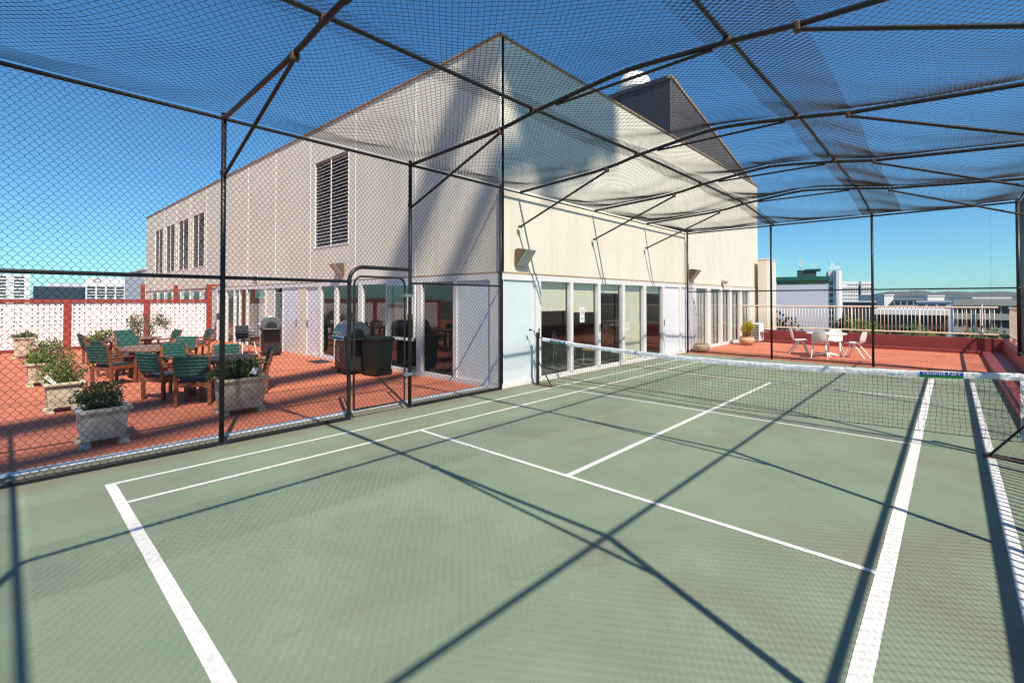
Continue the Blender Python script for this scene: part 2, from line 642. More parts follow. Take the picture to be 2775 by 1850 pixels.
def wires(P, r, nrm, sides=3):
    """P (wires, pts, 3) polylines -> tube vertices and quads"""
    W, N, _ = P.shape
    T = np.zeros_like(P)
    T[:, 1:-1] = P[:, 2:] - P[:, :-2]
    T[:, 0] = P[:, 1] - P[:, 0]
    T[:, -1] = P[:, -1] - P[:, -2]
    T /= np.linalg.norm(T, axis=2, keepdims=True) + 1e-9
    A = np.cross(T, np.array(nrm, float))
    A /= np.linalg.norm(A, axis=2, keepdims=True) + 1e-9
    B = np.cross(T, A)
    ring = [P + r * (A * math.cos(2 * math.pi * k / sides) + B * math.sin(2 * math.pi * k / sides)) for k in range(sides)]
    V = np.stack(ring, 2).reshape(-1, 3)
    idx = np.arange(W * N * sides).reshape(W, N, sides)
    q = []
    for k in range(sides):
        k2 = (k + 1) % sides
        q.append(np.stack([idx[:, :-1, k], idx[:, :-1, k2], idx[:, 1:, k2], idx[:, 1:, k]], -1).reshape(-1, 4))
    return V, np.concatenate(q)


CW, CH, WR = 0.067, 0.081, 0.0022


def chain_link(name, parent, W, H, place, nrm, knuckle=True, r=WR, phase=0.0):
    """woven wire diamonds over a W x H sheet; place(s, t, d) -> xyz arrays"""
    nw = int(round(W / (CW / 2)))
    n2 = int(round(H / (CH / 2)))
    st = H / n2
    i = np.arange(nw)[:, None]
    if knuckle:
        j = np.repeat(np.arange(n2 + 1), 2)[None, :]
        off = np.tile([-0.006, 0.006], n2 + 1)[None, :]
    else:
        j = np.arange(n2 + 1)[None, :]
        off = np.zeros((1, n2 + 1))
    sgn = np.where((j + i) % 2 == 0, 1.0, -1.0)
    s = (i + 0.5) * (W / nw) + sgn * (W / nw) * 0.512 + phase
    s = np.clip(s, 0, W)
    t = np.clip(j * st + off + 0 * i, 0, H)
    d = sgn * 0.0018 + 0 * i
    P = place(s, t, d)
    V, Q = wires(P, r, nrm)
    if parent:
        V = V - np.array(parent.location)
    o = bpy.data.objects.new(name, fast_mesh(name, V, Q, M['wire']))
    link(o, parent)
    o['kind'] = 'stuff'
    return o


def leaves(name, parent, n, centre, rad, size, material, seed, shell=0.45, flat=0.0, aspect=2.0, lobes=6):
    """many small leaf faces through an uneven crown"""
    g = np.random.default_rng(seed)
    cs = g.normal(size=(lobes, 3))
    cs /= np.linalg.norm(cs, axis=1, keepdims=True)
    cs *= g.uniform(0.25, 0.75, (lobes, 1))
    lr = g.uniform(0.38, 0.62, lobes)
    k = g.integers(0, lobes, n)
    d = g.normal(size=(n, 3))
    d /= np.linalg.norm(d, axis=1, keepdims=True)
    rr = (shell + (1 - shell) * g.random(n)) ** 0.6
    p = cs[k] + d * (rr * lr[k])[:, None]
    if flat:
        p[:, 2] = np.maximum(p[:, 2], -flat)
    p = p * np.array(rad) + np.array(centre)
    u = g.normal(size=(n, 3)) + d * 0.6
    u /= np.linalg.norm(u, axis=1, keepdims=True)
    v = np.cross(u, g.normal(size=(n, 3)))
    v /= np.linalg.norm(v, axis=1, keepdims=True)
    s = size * g.uniform(0.6, 1.35, (n, 1))
    nn = np.cross(u, v)
    V = np.stack([p, p + u * s * 0.5 + v * s * 0.5 / aspect + nn * s * 0.08, p + u * s, p + u * s * 0.5 - v * s * 0.5 / aspect + nn * s * 0.08], 1).reshape(-1, 3)
    Q = np.arange(4 * n).reshape(-1, 4)
    o = bpy.data.objects.new(name, fast_mesh(name, V, Q, material))
    link(o, parent)
    o['kind'] = 'stuff'
    return o


def structure(o):
    o['kind'] = 'structure'
    return o


# ------------------------------------------------------------------ setting: ground sheets
X_NEAR, X_FAR = -1.19, 15.5
Y_L, Y_R = 6.45, -1.12


def slab(name, x0, x1, y0, y1, z0, z1, m, parent=None, bevel=0.0):
    return MB().box(x0, x1, y0, y1, z0, z1).build(name, m, parent, bevel=bevel)


structure(slab('court', -3.6, 15.36, -0.71, 6.84, -0.3, 0.0, M['court']))
court = bpy.data.objects['court']
# court markings: part of the court
YS = dict(a=5.85, b=5.235, c=2.81, d=0.325, e=-0.31)
XS = [0.705, 3.83, 7.53, 11.09, 13.99]


def mark(x0, x1, y0, y1):
    g = np.random.default_rng(int(abs(x0 * 100 + y0 * 1000)) + 5)
    lx, ly = x1 - x0, y1 - y0
    n = max(4, int(max(lx, ly) / 0.12))
    t = np.linspace(0, 1, n)
    a, b = g.normal(0, 0.0007, n), g.normal(0, 0.0007, n)
    vs, fs = [], []
    for i in range(n):
        if lx > ly:
            vs += [(x0 + lx * t[i], y0 + a[i], 0.004), (x0 + lx * t[i], y1 + b[i], 0.004)]
        else:
            vs += [(x0 + a[i], y0 + ly * t[i], 0.004), (x1 + b[i], y0 + ly * t[i], 0.004)]
        if i:
            fs.append((2 * i - 2, 2 * i, 2 * i + 1, 2 * i - 1))
    mb = MB().add(vs, fs)
    me = mb.mesh('court_line', M['line'], fix=False)
    o = bpy.data.objects.new('court_line', me)
    link(o, court)


LW = 0.026
mark(XS[0] + 0.04, XS[4] - 0.026, YS['a'] - LW, YS['a'] + LW)
mark(XS[0] + 0.04, XS[4] - 0.026, YS['b'] - LW, YS['b'] + LW)
mark(XS[1] + 0.026, XS[2] - 0.026, YS['c'] - 0.032, YS['c'] + 0.032)
mark(XS[2] + 0.026, XS[3] - 0.026, YS['c'] - 0.032, YS['c'] + 0.032)
mark(-1.2, XS[4] - 0.026, YS['d'] - 0.046, YS['d'] + 0.046)
mark(-1.2, XS[4] - 0.026, YS['e'] - 0.039, YS['e'] + 0.039)
mark(XS[0] - 0.04, XS[0] + 0.04, YS['d'] + 0.046, YS['a'] + LW)
for i in (1, 2, 3):
    mark(XS[i] - 0.026, XS[i] + 0.026, YS['d'] + 0.046, YS['b'] - LW)
mark(XS[4] - 0.026, XS[4] + 0.026, YS['e'] + 0.039, YS['a'] + LW)

structure(slab('court_edging', -3.6, 6.6, 6.84, 6.99, -0.3, 0.012, M['kerb'], bevel=0.01))
structure(slab('terrace_left', -14.0, 6.6, 6.99, 23.6, -0.3, -0.004, M['terrace']))
structure(slab('terrace_far', 15.36, 21.42, -0.71, 6.48, -0.3, -0.004, M['terrace']))

# far ground and hills
gm = MB()
gm.add([(-9000, -9000, -27), (9000, -9000, -27), (9000, 9000, -27), (-9000, 9000, -27)], [(0, 1, 2, 3)])
structure(gm.build('city_ground', M['city']))


def hill(name, az0, az1, dist, h, seed, depth=900):
    g = np.random.default_rng(seed)
    n, k = 150, 9
    ph = g.uniform(0, 6.28, 8)
    vs, fs = [], []
    for i in range(n):
        a = math.radians(az0 + (az1 - az0) * i / (n - 1))
        hh = h * (0.84 + sum(math.sin(ph[q] + a * (9 + 23 * q)) * 0.15 / (1 + 0.6 * q) for q in range(8)))
        edge = min(1, i / 6, (n - 1 - i) / 6)
        for j in range(k):
            f = j / (k - 1)
            d = dist + depth * f
            z = -27 + (hh + 27) * edge * math.sin(f * math.pi / 2) ** 1.2 + g.uniform(-1, 1) * 3.0
            vs.append((d * math.cos(a), d * math.sin(a), z if j else -27.5))
    for i in range(n - 1):
        for j in range(k - 1):
            fs.append((i * k + j, (i + 1) * k + j, (i + 1) * k + j + 1, i * k + j + 1))
    structure(MB().add(vs, fs).build(name, M['hill'], smooth=True))


hill('hill', -16, 32, 4600, 76, 3)
hill('hill', -60, -14, 4200, 60, 5)
hill('hill', 70, 130, 6000, 26, 9)

# ------------------------------------------------------------------ parapets and railings
pw = thing('parapet_wall', (21.6, 2.7, 0), 0, 'oxide red parapet wall with low ledge closing the tiled end terrace', 'parapet')
MB().box(21.72, 22.0, -1.52, 6.9, -0.3, 0.5).build('wall', M['redwall'], pw, world=True, bevel=0.01)
MB().box(21.42, 21.717, -0.70, 6.48, -0.3, 0.1).build('ledge', M['redwall'], pw, world=True, bevel=0.01)
pw = thing('parapet_wall', (9, -1.2, 0), 0, 'oxide red parapet wall with ledge running along the open side of the court', 'parapet')
MB().box(-3.6, 21.717, -1.52, -1.2, -0.3, 0.47).build('wall', M['redwall'], pw, world=True, bevel=0.01)
MB().box(-3.6, 21.42, -1.197, -0.713, -0.3, 0.1).build('ledge', M['redwall'], pw, world=True, bevel=0.01)

rl = thing('railing', (21.85, 2.7, 0.5), 0, 'peach painted baluster railing on top of the end terrace parapet', 'railing')
MB().tube([(21.85, -1.12, 1.5), (21.85, 6.9, 1.5)], 0.032, 10).build('top_rail', M['railing'], rl, True, world=True)
MB().tube([(21.85, -1.12, 0.62), (21.85, 6.9, 0.62)], 0.028, 10).build('bottom_rail', M['railing'], rl, True, world=True)
me = MB().tube([(0, 0, 0.0), (0, 0, 0.85)], 0.011, 6).mesh('baluster', M['railing'], True)
mp = MB().tube([(0, 0, 0.0), (0, 0, 1.0)], 0.022, 8).mesh('post', M['railing'], True)
y = -1.03
k = 0
while y < 6.85:
    if k % 18 == 17:
        inst(mp, 'post', rl, Vector((21.85, y, 0.49)) - rl.location)
    else:
        inst(me, 'baluster', rl, Vector((21.85, y, 0.635)) - rl.location)
    y += 0.108
    k += 1

rl = thing('railing', (9, -1.25, 0.5), 0, 'peach painted baluster railing along the open side of the court', 'railing')
MB().tube([(-3.6, -1.37, 1.49), (21.78, -1.37, 1.49)], 0.036, 10).build('top_rail', M['railing'], rl, True, world=True)
MB().tube([(-3.6, -1.37, 0.62), (21.78, -1.37, 0.62)], 0.028, 10).build('bottom_rail', M['railing'], rl, True, world=True)
me = MB().box(-0.009, 0.009, -0.010, 0.010, 0, 0.83).mesh('baluster', M['railing'])
mp = MB().box(-0.025, 0.025, -0.03, 0.03, 0, 0.12).mesh('post', M['railing'])
mp2 = MB().box(-0.03, 0.03, -0.03, 0.03, 0, 1.0).mesh('post', M['railing'])
x = -3.4
k = 0
while x < 21.6:
    if k % 16 == 8:
        inst(mp2, 'post', rl, Vector((x, -1.37, 0.465)) - rl.location)
    else:
        inst(me, 'baluster', rl, Vector((x, -1.37, 0.64)) - rl.location)
    x += 0.115
    k += 1

# ------------------------------------------------------------------ the cage: fences, gate, roof frame
PR, RR, BR, KR = 0.029, 0.022, 0.026, 0.019
BX = [1.8, 4.5, 7.18, 9.93, 12.65]
ARCH = {X_NEAR: 0.35, 1.8: 0.62, 4.5: 0.72, 7.18: 1.0, 9.93: 1.0, 12.65: 1.0, 15.5: 0.0}
GY = [-1.12, 0.9, 1.48, 2.2, 2.55, 2.95, 3.82, 4.4, 6.45]
GZ = [0.0, 0.14, 0.23, 0.32, 0.345, 0.31, 0.21, 0.10, 0.0]
ZT = 3.95


def gprof(yv):
    return np.interp(yv, GY, GZ)


AX = sorted(ARCH)
AV = [ARCH[q] for q in AX]


def beam_z(xv, yv):
    return ZT + np.interp(xv, AX, AV) * gprof(yv)


def post_mesh(h):
    mb = MB()
    mb.tube([(0, 0, 0), (0, 0, h)], PR, 12)
    mb.lathe([(0.0, 0), (PR + 0.003, 0), (PR + 0.003, 0.012), (0.012, 0.028), (0.0, 0.03)], 12, (0, 0, h))
    return mb.mesh('post', M['steel'], True)


def tie_bands(parent, pts, r=0.031):
    """thin wire ties and clamps round a tube"""
    for p, d in pts:
        d = Vector(d).normalized()
        p = Vector(p)
        MB().tube([p - d * 0.022, p + d * 0.022], r + 0.007, 10).build('clamp', M['steel'], parent, True, loc=-Vector(parent.location))


fl = thing('court_fence', (2.7, Y_L, 0), 0, 'tall black chain link fence between the court and the dining terrace', 'fence')
pm = post_mesh(4.0)
for x in (X_NEAR, 1.8, 4.5, 6.62):
    inst(pm, 'post', fl, Vector((x, Y_L, 0)) - fl.location)
MB().tube([(X_NEAR, Y_L, ZT), (6.62, Y_L, ZT)], RR, 10).build('top_rail', M['steel'], fl, True, world=True)
for a, b in ((X_NEAR, 3.44), (4.5, 6.62)):
    MB().tube([(a, Y_L, 2.02), (b, Y_L, 2.02)], RR if a < 0 else 0.017, 10).build('mid_rail', M['steel'], fl, True, world=True)
    MB().tube([(a, Y_L, 0.035), (b, Y_L, 0.035)], RR, 10).build('bottom_rail', M['steel'], fl, True, world=True)
# gate post bending over into the arch
arc = [(3.44, Y_L, 0), (3.44, Y_L, 2.02)] + [(3.44 + 0.22 * (1 - math.cos(t)), Y_L, 2.02 + 0.22 * math.sin(t)) for t in np.linspace(0.2, math.pi / 2, 7)] + [(4.5, Y_L, 2.24)]
MB().tube(arc, PR, 12).build('gate_arch', M['steel'], fl, True, world=True)
tie_bands(fl, [((1.8, Y_L, 2.02), (0, 0, 1)), ((3.44, Y_L, 2.02), (1, 0, 0)), ((4.5, Y_L, 2.24), (0, 0, 1)), ((1.8, Y_L, 3.29), (0, 0, 1)), ((4.5, Y_L, 3.30), (0, 0, 1)), ((6.62, Y_L, 2.02), (0, 0, 1)), ((3.44, Y_L, 0.035), (1, 0, 0)), ((4.5, Y_L, 0.035), (1, 0, 0))])
for x in (1.8, 3.44, 4.5):
    MB().cbox((x, Y_L, 0.006), (0.13, 0.11, 0.012)).build('base_plate', M['galv'], fl, world=True)


def plane_y(x0, y, z0):
    return lambda s, t, d: np.stack([x0 + s, y + d + 0 * s, z0 + t + 0 * s], -1)


def plane_x(x, y0, z0):
    return lambda s, t, d: np.stack([x + d + 0 * s, y0 + s, z0 + t + 0 * s], -1)


chain_link('chain_link', fl, 3.44 - X_NEAR, 3.92, plane_y(X_NEAR, Y_L - 0.034, 0.04), (0, 1, 0), r=0.0025)
chain_link('chain_link', fl, 1.06, 1.70, plane_y(3.44, Y_L - 0.034, 2.25), (0, 1, 0), r=0.0026)
chain_link('chain_link', fl, 2.12, 3.92, plane_y(4.5, Y_L - 0.034, 0.04), (0, 1, 0), r=0.0025)

# gate
gt = thing('gate', (4.42, Y_L, 0.0), 0, 'narrow chain link gate with round topped tube frame in the terrace fence', 'gate')
g0, g1, gz0, gz1, rr = 3.52, 4.40, 0.13, 2.10, 0.12
pts = []
for cx, cz, a0 in ((g0 + rr, gz1 - rr, math.pi), (g1 - rr, gz1 - rr, math.pi / 2)):
    pts += [(cx + rr * math.cos(a0 - t), Y_L, cz + rr * math.sin(a0 - t)) for t in np.linspace(0, math.pi / 2, 6)]
pts = [(g0, Y_L, gz0)] + pts + [(g1, Y_L, gz0), (g0, Y_L, gz0)]
MB().tube(pts, 0.017, 10).build('gate_frame', M['steel'], gt, True, world=True)
chain_link('chain_link', gt, g1 - g0 - 0.02, gz1 - gz0 - 0.03, plane_y(g0 + 0.01, Y_L - 0.02, gz0), (0, 1, 0))
for z in (0.55, 1.82):
    MB().box(4.38, 4.535, Y_L - 0.036, Y_L + 0.036, z - 0.025, z + 0.025).build('hinge', M['galv'], gt, world=True, bevel=0.006)

# far fence
ff = thing('court_fence', (15.5, 2.6, 0), 0, 'black chain link fence at the far end of the court before the white plastic furniture', 'fence')
for y in (6.42, 3.9, 1.5):
    inst(pm, 'post', ff, Vector((15.5, y, 0)) - ff.location)
pmw = post_mesh(4.02)
inst(pmw, 'post', ff, Vector((15.5, Y_R, 0.5)) - ff.location, scale=(1.25, 1.25, 0.875))
for z, r in ((ZT, RR), (2.02, 0.018), (0.06, 0.018)):
    MB().tube([(15.5, Y_R if z > 1 else -0.7, z), (15.5, 6.42, z)], r, 10).build('rail', M['steel'], ff, True, world=True)
chain_link('chain_link', ff, 6.42 + 0.70, 3.90, plane_x(15.465, -0.70, 0.04), (1, 0, 0), knuckle=False)
chain_link('chain_link', ff, 0.45, 3.44, plane_x(15.465, Y_R, 0.5), (1, 0, 0), knuckle=False)

# right fence
fr = thing('court_fence', (7.0, Y_R, 0.5), 0, 'black chain link fence standing inside the side railing of the court', 'fence')
pmr = post_mesh(3.5)
for x in [X_NEAR] + BX:
    inst(pmr, 'post', fr, Vector((x, Y_R + 0.0, 0.1)) - fr.location, scale=(1, 1, 1.1))
for z, r in ((ZT, RR), (2.02, RR), (0.58, 0.018)):
    MB().tube([(X_NEAR, Y_R + 0.0, z), (15.5, Y_R + 0.0, z)], r, 10).build('rail', M['steel'], fr, True, world=True)
chain_link('chain_link', fr, 15.5 - X_NEAR, 3.4, plane_y(X_NEAR, Y_R - 0.035, 0.55), (0, 1, 0), knuckle=False)

# near fence (behind the photographer)
fn = thing('court_fence', (X_NEAR, 2.6, 0), 0, 'black chain link fence closing the near end of the court', 'fence')
for y in (3.9, 1.5):
    inst(pm, 'post', fn, Vector((X_NEAR, y, 0)) - fn.location)
for z, r in ((ZT, BR), (2.02, RR), (0.06, 0.018)):
    MB().tube([(X_NEAR, Y_R + 0.0 if z > 1 else -0.7, z), (X_NEAR, 6.42, z)], r, 10).build('rail', M['steel'], fn, True, world=True)
chain_link('chain_link', fn, 6.40 + 0.70, 3.88, plane_x(X_NEAR + 0.035, -0.70, 0.04), (1, 0, 0), knuckle=False)

# roof frame
rf = thing('roof_frame', (7.0, 2.6, ZT), 0, 'low arched black tube roof frame covered with sagging chain link over the court', 'roof frame')
yy = np.concatenate([np.linspace(Y_R + 0.0, 0.9, 6), np.linspace(1.1, 3.9, 15), np.linspace(4.2, Y_L - 0.02, 6)])
for x in BX:
    A = ARCH[x]
    ye = Y_L - 0.02
    MB().tube([(x, q, ZT + A * float(gprof(q))) for q in yy], BR, 10).build('beam', M['steel'], rf, True, world=True)
    # straight tie below the bend
    za, zb = ZT + A * float(gprof(3.45)), ZT + A * float(gprof(1.62))
    MB().tube([(x, 3.45, za - 0.035), (x, 1.62, zb - 0.035)], 0.017, 8).build('tie_rod', M['steel'], rf, True, world=True)
    zl, zr_ = ZT + A * float(gprof(4.4)), ZT + A * float(gprof(0.92))
    MB().tube([(x, Y_L - 0.02, 3.25), (x, 4.40, zl - 0.04)], KR, 10).build('brace', M['steel'], rf, True, world=True)
    MB().tube([(x, Y_R + 0.0, 3.25), (x, 0.92, zr_ - 0.04)], KR, 10).build('brace', M['steel'], rf, True, world=True)
    for q in (4.40, 0.92):
        z = ZT + A * float(gprof(q))
        MB().cbox((x, q, z - 0.02), (0.075, 0.05, 0.085)).build('clamp', M['rust'], rf, world=True, bevel=0.01)
    for q in (3.82, 1.48):
        z = ZT + A * float(gprof(q))
        MB().cbox((x, q, z + 0.02), (0.07, 0.07, 0.07)).build('clamp', M['rust'], rf, world=True, bevel=0.012)
    if x > 6.6:
        MB().lathe([(0.0, -0.02), (0.05, -0.02), (0.05, 0.0), (0.03, 0.02), (0, 0.02)], 10).build('wall_foot', M['steel'], rf, True, loc=Vector((x, Y_L - 0.01, 3.25)) - rf.location)
for q in (3.82, 1.48):
    xs = [X_NEAR] + BX + [15.5]
    MB().tube([(x, q, float(beam_z(x, q)) + (0.045 if x in BX else 0.02)) for x in xs], 0.022, 10).build('purlin', M['steel'], rf, True, world=True)
MB().tube([(6.62, Y_L - 0.02, ZT - 0.02), (15.5, Y_L - 0.02, ZT - 0.02)], 0.016, 8).build('wall_rail', M['steel'], rf, True, world=True)

GXS = np.array(sorted(ARCH))
_g = np.random.default_rng(11)
_ph = _g.uniform(0, 6.28, 12)


def roof_sheet(y0):
    def place(s, t, d):
        X = X_NEAR + s
        Y = y0 + t + 0 * s
        zb = beam_z(X, Y)
        k = np.clip(np.searchsorted(GXS, X) - 1, 0, len(GXS) - 2)
        u = (X - GXS[k]) / (GXS[k + 1] - GXS[k])
        edge = np.clip(np.minimum(Y - Y_R, Y_L - Y) / 0.7, 0, 1)
        pur = np.clip(np.minimum(abs(Y - 3.82), abs(Y - 1.48)) / 0.9, 0.25, 1)
        sag = 4 * u * (1 - u)
        wob = 0.018 * np.sin(X * 2.3 + _ph[0] + Y * 0.9) + 0.014 * np.sin(Y * 3.1 + _ph[1] - X * 0.7) + 0.008 * np.sin(X * 6.1 + Y * 4.3 + _ph[2])
        Z = zb + 0.045 - edge * pur * sag * 0.17 + (wob + 0.01) * (0.3 + 0.7 * sag) * edge + d
        return np.stack([X + 0 * Z, Y + 0 * Z + 0.012 * np.sin(X * 3 + _ph[3]), Z], -1)
    return place


LR = 15.5 - X_NEAR
chain_link('chain_link', rf, LR, 2.80, roof_sheet(-1.12), (0, 0, 1))
chain_link('chain_link', rf, LR, 3.12, roof_sheet(0.86), (0, 0, 1), phase=0.02)
chain_link('chain_link', rf, LR, 2.80, roof_sheet(3.65), (0, 0, 1), phase=0.01)

# ------------------------------------------------------------------ tennis net
net = thing('tennis_net', (7.53, 2.9, 0), 0, 'sagging black court net with white headband strung across the green court', 'net')
NY0, NY1 = -0.56, 6.16


def net_top(y):
    f = (y - 2.6) / 3.6
    return 0.825 + 0.15 * f * f


def net_bot(y):
    return 0.13 + 0.10 * max(0, (1.2 - y) / 1.8) ** 1.3 + 0.02 * math.sin(y * 1.7)


g = np.random.default_rng(4)
ys = np.arange(NY0, NY1, 0.05)
nz = 15
top = np.array([net_top(q) - 0.05 for q in ys])
bot = np.array([net_bot(q) for q in ys])
tt = np.linspace(0, 1, nz)
grid = np.zeros((len(ys), nz, 3))
sl_ = np.sin(tt * math.pi)[None, :]
grid[:, :, 0] = 7.53 + 0.02 * np.sin(ys * 2.2)[:, None] * sl_ + g.normal(0, 0.003, (len(ys), nz))
grid[:, :, 1] = ys[:, None] + g.normal(0, 0.0045, (len(ys), nz)) + 0.01 * np.sin(tt * 9)[None, :] * np.sin(ys * 5)[:, None]
grid[:, :, 2] = top[:, None] + (bot - top)[:, None] * tt[None, :] + g.normal(0, 0.003, (len(ys), nz))
V1, Q1 = wires(grid, 0.0016, (1, 0, 0), 4)
V2, Q2 = wires(grid.transpose(1, 0, 2).copy(), 0.0016, (1, 0, 0), 4)
V = np.concatenate([V1, V2]) - np.array(net.location)
o = bpy.data.objects.new('net_mesh', fast_mesh('net_mesh', V, np.concatenate([Q1, Q2 + len(V1)]), M['cord']))
link(o, net)
o['kind'] = 'stuff'
MB().tube([(7.53, q, net_bot(q)) for q in np.arange(NY0, NY1 + 0.05, 0.12)], 0.0045, 6).build('bottom_cord', M['cord'], net, True, world=True)
# headband: folded strip with puckers
ns = 260
prof = [(-0.012, 0.0), (-0.014, -0.03), (-0.012, -0.062), (0.012, -0.062), (0.014, -0.03), (0.012, 0.0), (0.0, 0.012)]
vs, fs = [], []
yl = np.linspace(NY0 - 0.05, NY1 - 0.02, ns)
pk = g.normal(0, 1, (ns, 7))
for s in range(1, ns):
    pk[s] = 0.45 * pk[s - 1] + 0.55 * pk[s]
for i in range(ns):
    zt = net_top(yl[i])
    for k, (dx, dz) in enumerate(prof):
        vs.append((7.53 + dx + pk[i, k] * 0.0042, yl[i] + pk[i, (k + 2) % 7] * 0.004, zt + dz + pk[i, (k + 4) % 7] * 0.0022 + 0.012 * (dz / 0.06) * math.sin(yl[i] * 14 + dz * 60) * 0.3))
for i in range(ns - 1):
    for k in range(7):
        k2 = (k + 1) % 7
        fs.append((i * 7 + k, i * 7 + k2, (i + 1) * 7 + k2, (i + 1) * 7 + k))
MB().add(vs, fs).build('headband', M['tape'], net, world=True)
sb = MB()
vs, fs = [], []
for i in range(14):
    z = 0.21 + (0.90 - 0.21) * i / 13
    wv = 0.006 * math.sin(i * 1.7)
    vs += [(7.522 + wv, -0.60 + wv, z), (7.522 - wv, -0.545, z), (7.538 - wv, -0.545, z), (7.538 + wv, -0.60 + wv, z)]
for i in range(13):
    for k in range(4):
        k2 = (k + 1) % 4
        fs.append((i * 4 + k, i * 4 + k2, i * 4 + 4 + k2, i * 4 + 4 + k))
sb.add(vs, fs).build('side_band', M['tape'], net, world=True)


def net_label(y0, y1, sub):
    a = thing_part = None
    zt0, zt1 = net_top(y0), net_top(y1)
    mb = MB()
    n = 10
    for j in range(n):
        ya, yb = y0 + (y1 - y0) * j / n, y0 + (y1 - y0) * (j + 1) / n
        za, zb_ = net_top(ya), net_top(yb)
        mb.cur = 0
        mb.add([(7.508, ya, za - 0.035), (7.508, yb, zb_ - 0.035), (7.508, yb, zb_ + 0.006), (7.508, ya, za + 0.006)], [(0, 1, 2, 3)])
        mb.cur = 1
        mb.add([(7.508, ya, za - 0.064), (7.508, yb, zb_ - 0.064), (7.508, yb, zb_ - 0.035), (7.508, ya, za - 0.035)], [(0, 1, 2, 3)])
    lab = mb.build('maker_label', [M['lblue'], M['lgreen']], net, world=True)
    lab['label'] = 'blue and green printed label on the headband'
    cu = bpy.data.curves.new('label_text', 'FONT')
    cu.body = 'TENNIS NET'
    cu.align_x = 'CENTER'
    cu.align_y = 'CENTER'
    cu.size = 0.040
    cu.extrude = 0.0008
    t = bpy.data.objects.new('label_text', cu)
    C.objects.link(t)
    dg = bpy.context.evaluated_depsgraph_get()
    me = bpy.data.meshes.new_from_object(t.evaluated_get(dg))
    bpy.data.objects.remove(t)
    me.materials.clear()
    me.materials.append(M['ltext'])
    to = bpy.data.objects.new('label_text', me)
    ym = (y0 + y1) / 2
    sl2 = math.atan2(zt1 - zt0, y1 - y0)
    to.rotation_euler = (math.pi / 2, sl2, -math.pi / 2)
    to.location = (7.5065 - net.location.x, ym - net.location.y, net_top(ym) - 0.016)
    to.scale = (1.55, 1.0, 1.0)
    C.objects.link(to)
    to.parent = lab
    to.location = Vector((7.5065, ym, net_top(ym) - 0.016))


net_label(-0.10, 0.28, 0)
net_label(5.55, 5.93, 1)


def net_post(name_, y, sgn, lab):
    p = thing('net_post', (7.53, y, 0), 0, lab, 'net post')
    MB().tube([(0, 0, 0.006), (0, 0, 1.05)], 0.034, 14).build('upright', M['steel'], p, True)
    MB().lathe([(0, 1.05), (0.04, 1.05), (0.04, 1.075), (0.0, 1.08)], 12).build('cap', M['steel'], p, True)
    b = MB()
    b.box(-0.09, 0.09, min(sgn * -0.06, sgn * 0.42), max(sgn * -0.06, sgn * 0.42), 0.0, 0.008)
    b.build('base_plate', M['rust'], p, bevel=0.003)
    MB().tube([(0, sgn * 0.03, 0.47), (0.0, sgn * 0.36, 0.012)], 0.013, 8).build('brace', M['steel'], p, True)
    return p


p = net_post('l', 6.27, -1, 'black steel net post with cranked handle beside the pale blue wall panel')
MB().tube([(0, 0, 0.98), (-0.03, 0.03, 1.0), (-0.05, 0.06, 1.10), (-0.07, 0.09, 1.13), (-0.10, 0.12, 1.13)], 0.009, 8).build('crank', M['steel'], p, True)
MB().lathe([(0, -0.02), (0.022, -0.02), (0.026, 0), (0.022, 0.02), (0, 0.02)], 10, (-0.10, 0.12, 1.13)).build('crank_knob', M['blackm'], p, True)
MB().tube([(0.0, -0.03, 0.97), (0, -0.11, 0.965)], 0.008, 8).build('net_cable', M['rust'], p, True)
p = net_post('r', -0.66, 1, 'black steel net post with raking stay beside the side railing')
MB().tube([(0.0, 0.03, 0.97), (0, 0.06, 0.965)], 0.008, 8).build('net_cable', M['rust'], p, True)

# ------------------------------------------------------------------ the rooftop building
BXC, BYC = 6.66, 6.52            # outer corner of the wall skin
HT = 7.0
bl = thing('rooftop_building', (BXC, BYC, 0), 0, 'cream panelled rooftop building with a band of glazing at floor level', 'building')
SK = -0.0148                     # slight skew of the left face
LEN_L, LEN_R = 31.3, 17.05


def LV(v, d=0.0):
    """left face: v metres from the corner, d metres out from the face (towards -x); building-local"""
    return (SK * v - d, v)


def lbox(mb, v0, v1, z0, z1, d0, d1):
    """box on the left face between depths d0 (inner) and d1 (outer)"""
    a, b, c_, e = LV(v0, d0), LV(v1, d0), LV(v1, d1), LV(v0, d1)
    vs = [(a[0], a[1], z0), (b[0], b[1], z0), (c_[0], c_[1], z0), (e[0], e[1], z0), (a[0], a[1], z1), (b[0], b[1], z1), (c_[0], c_[1], z1), (e[0], e[1], z1)]
    return mb.add(vs, [(0, 1, 2, 3), (7, 6, 5, 4), (0, 4, 5, 1), (1, 5, 6, 2), (2, 6, 7, 3), (3, 7, 4, 0)])


def rbox(mb, u0, u1, z0, z1, d0, d1):
    """box on the right face; u metres from the corner along +x, d out towards -y"""
    return mb.box(u0, u1, -d1, -d0, z0, z1)


LOUV = [(5.85, 7.92, 3.32, 6.0)] + [(19.1 + 2.62 * k, 21.0 + 2.62 * k, 3.3, 5.92) for k in range(4)]
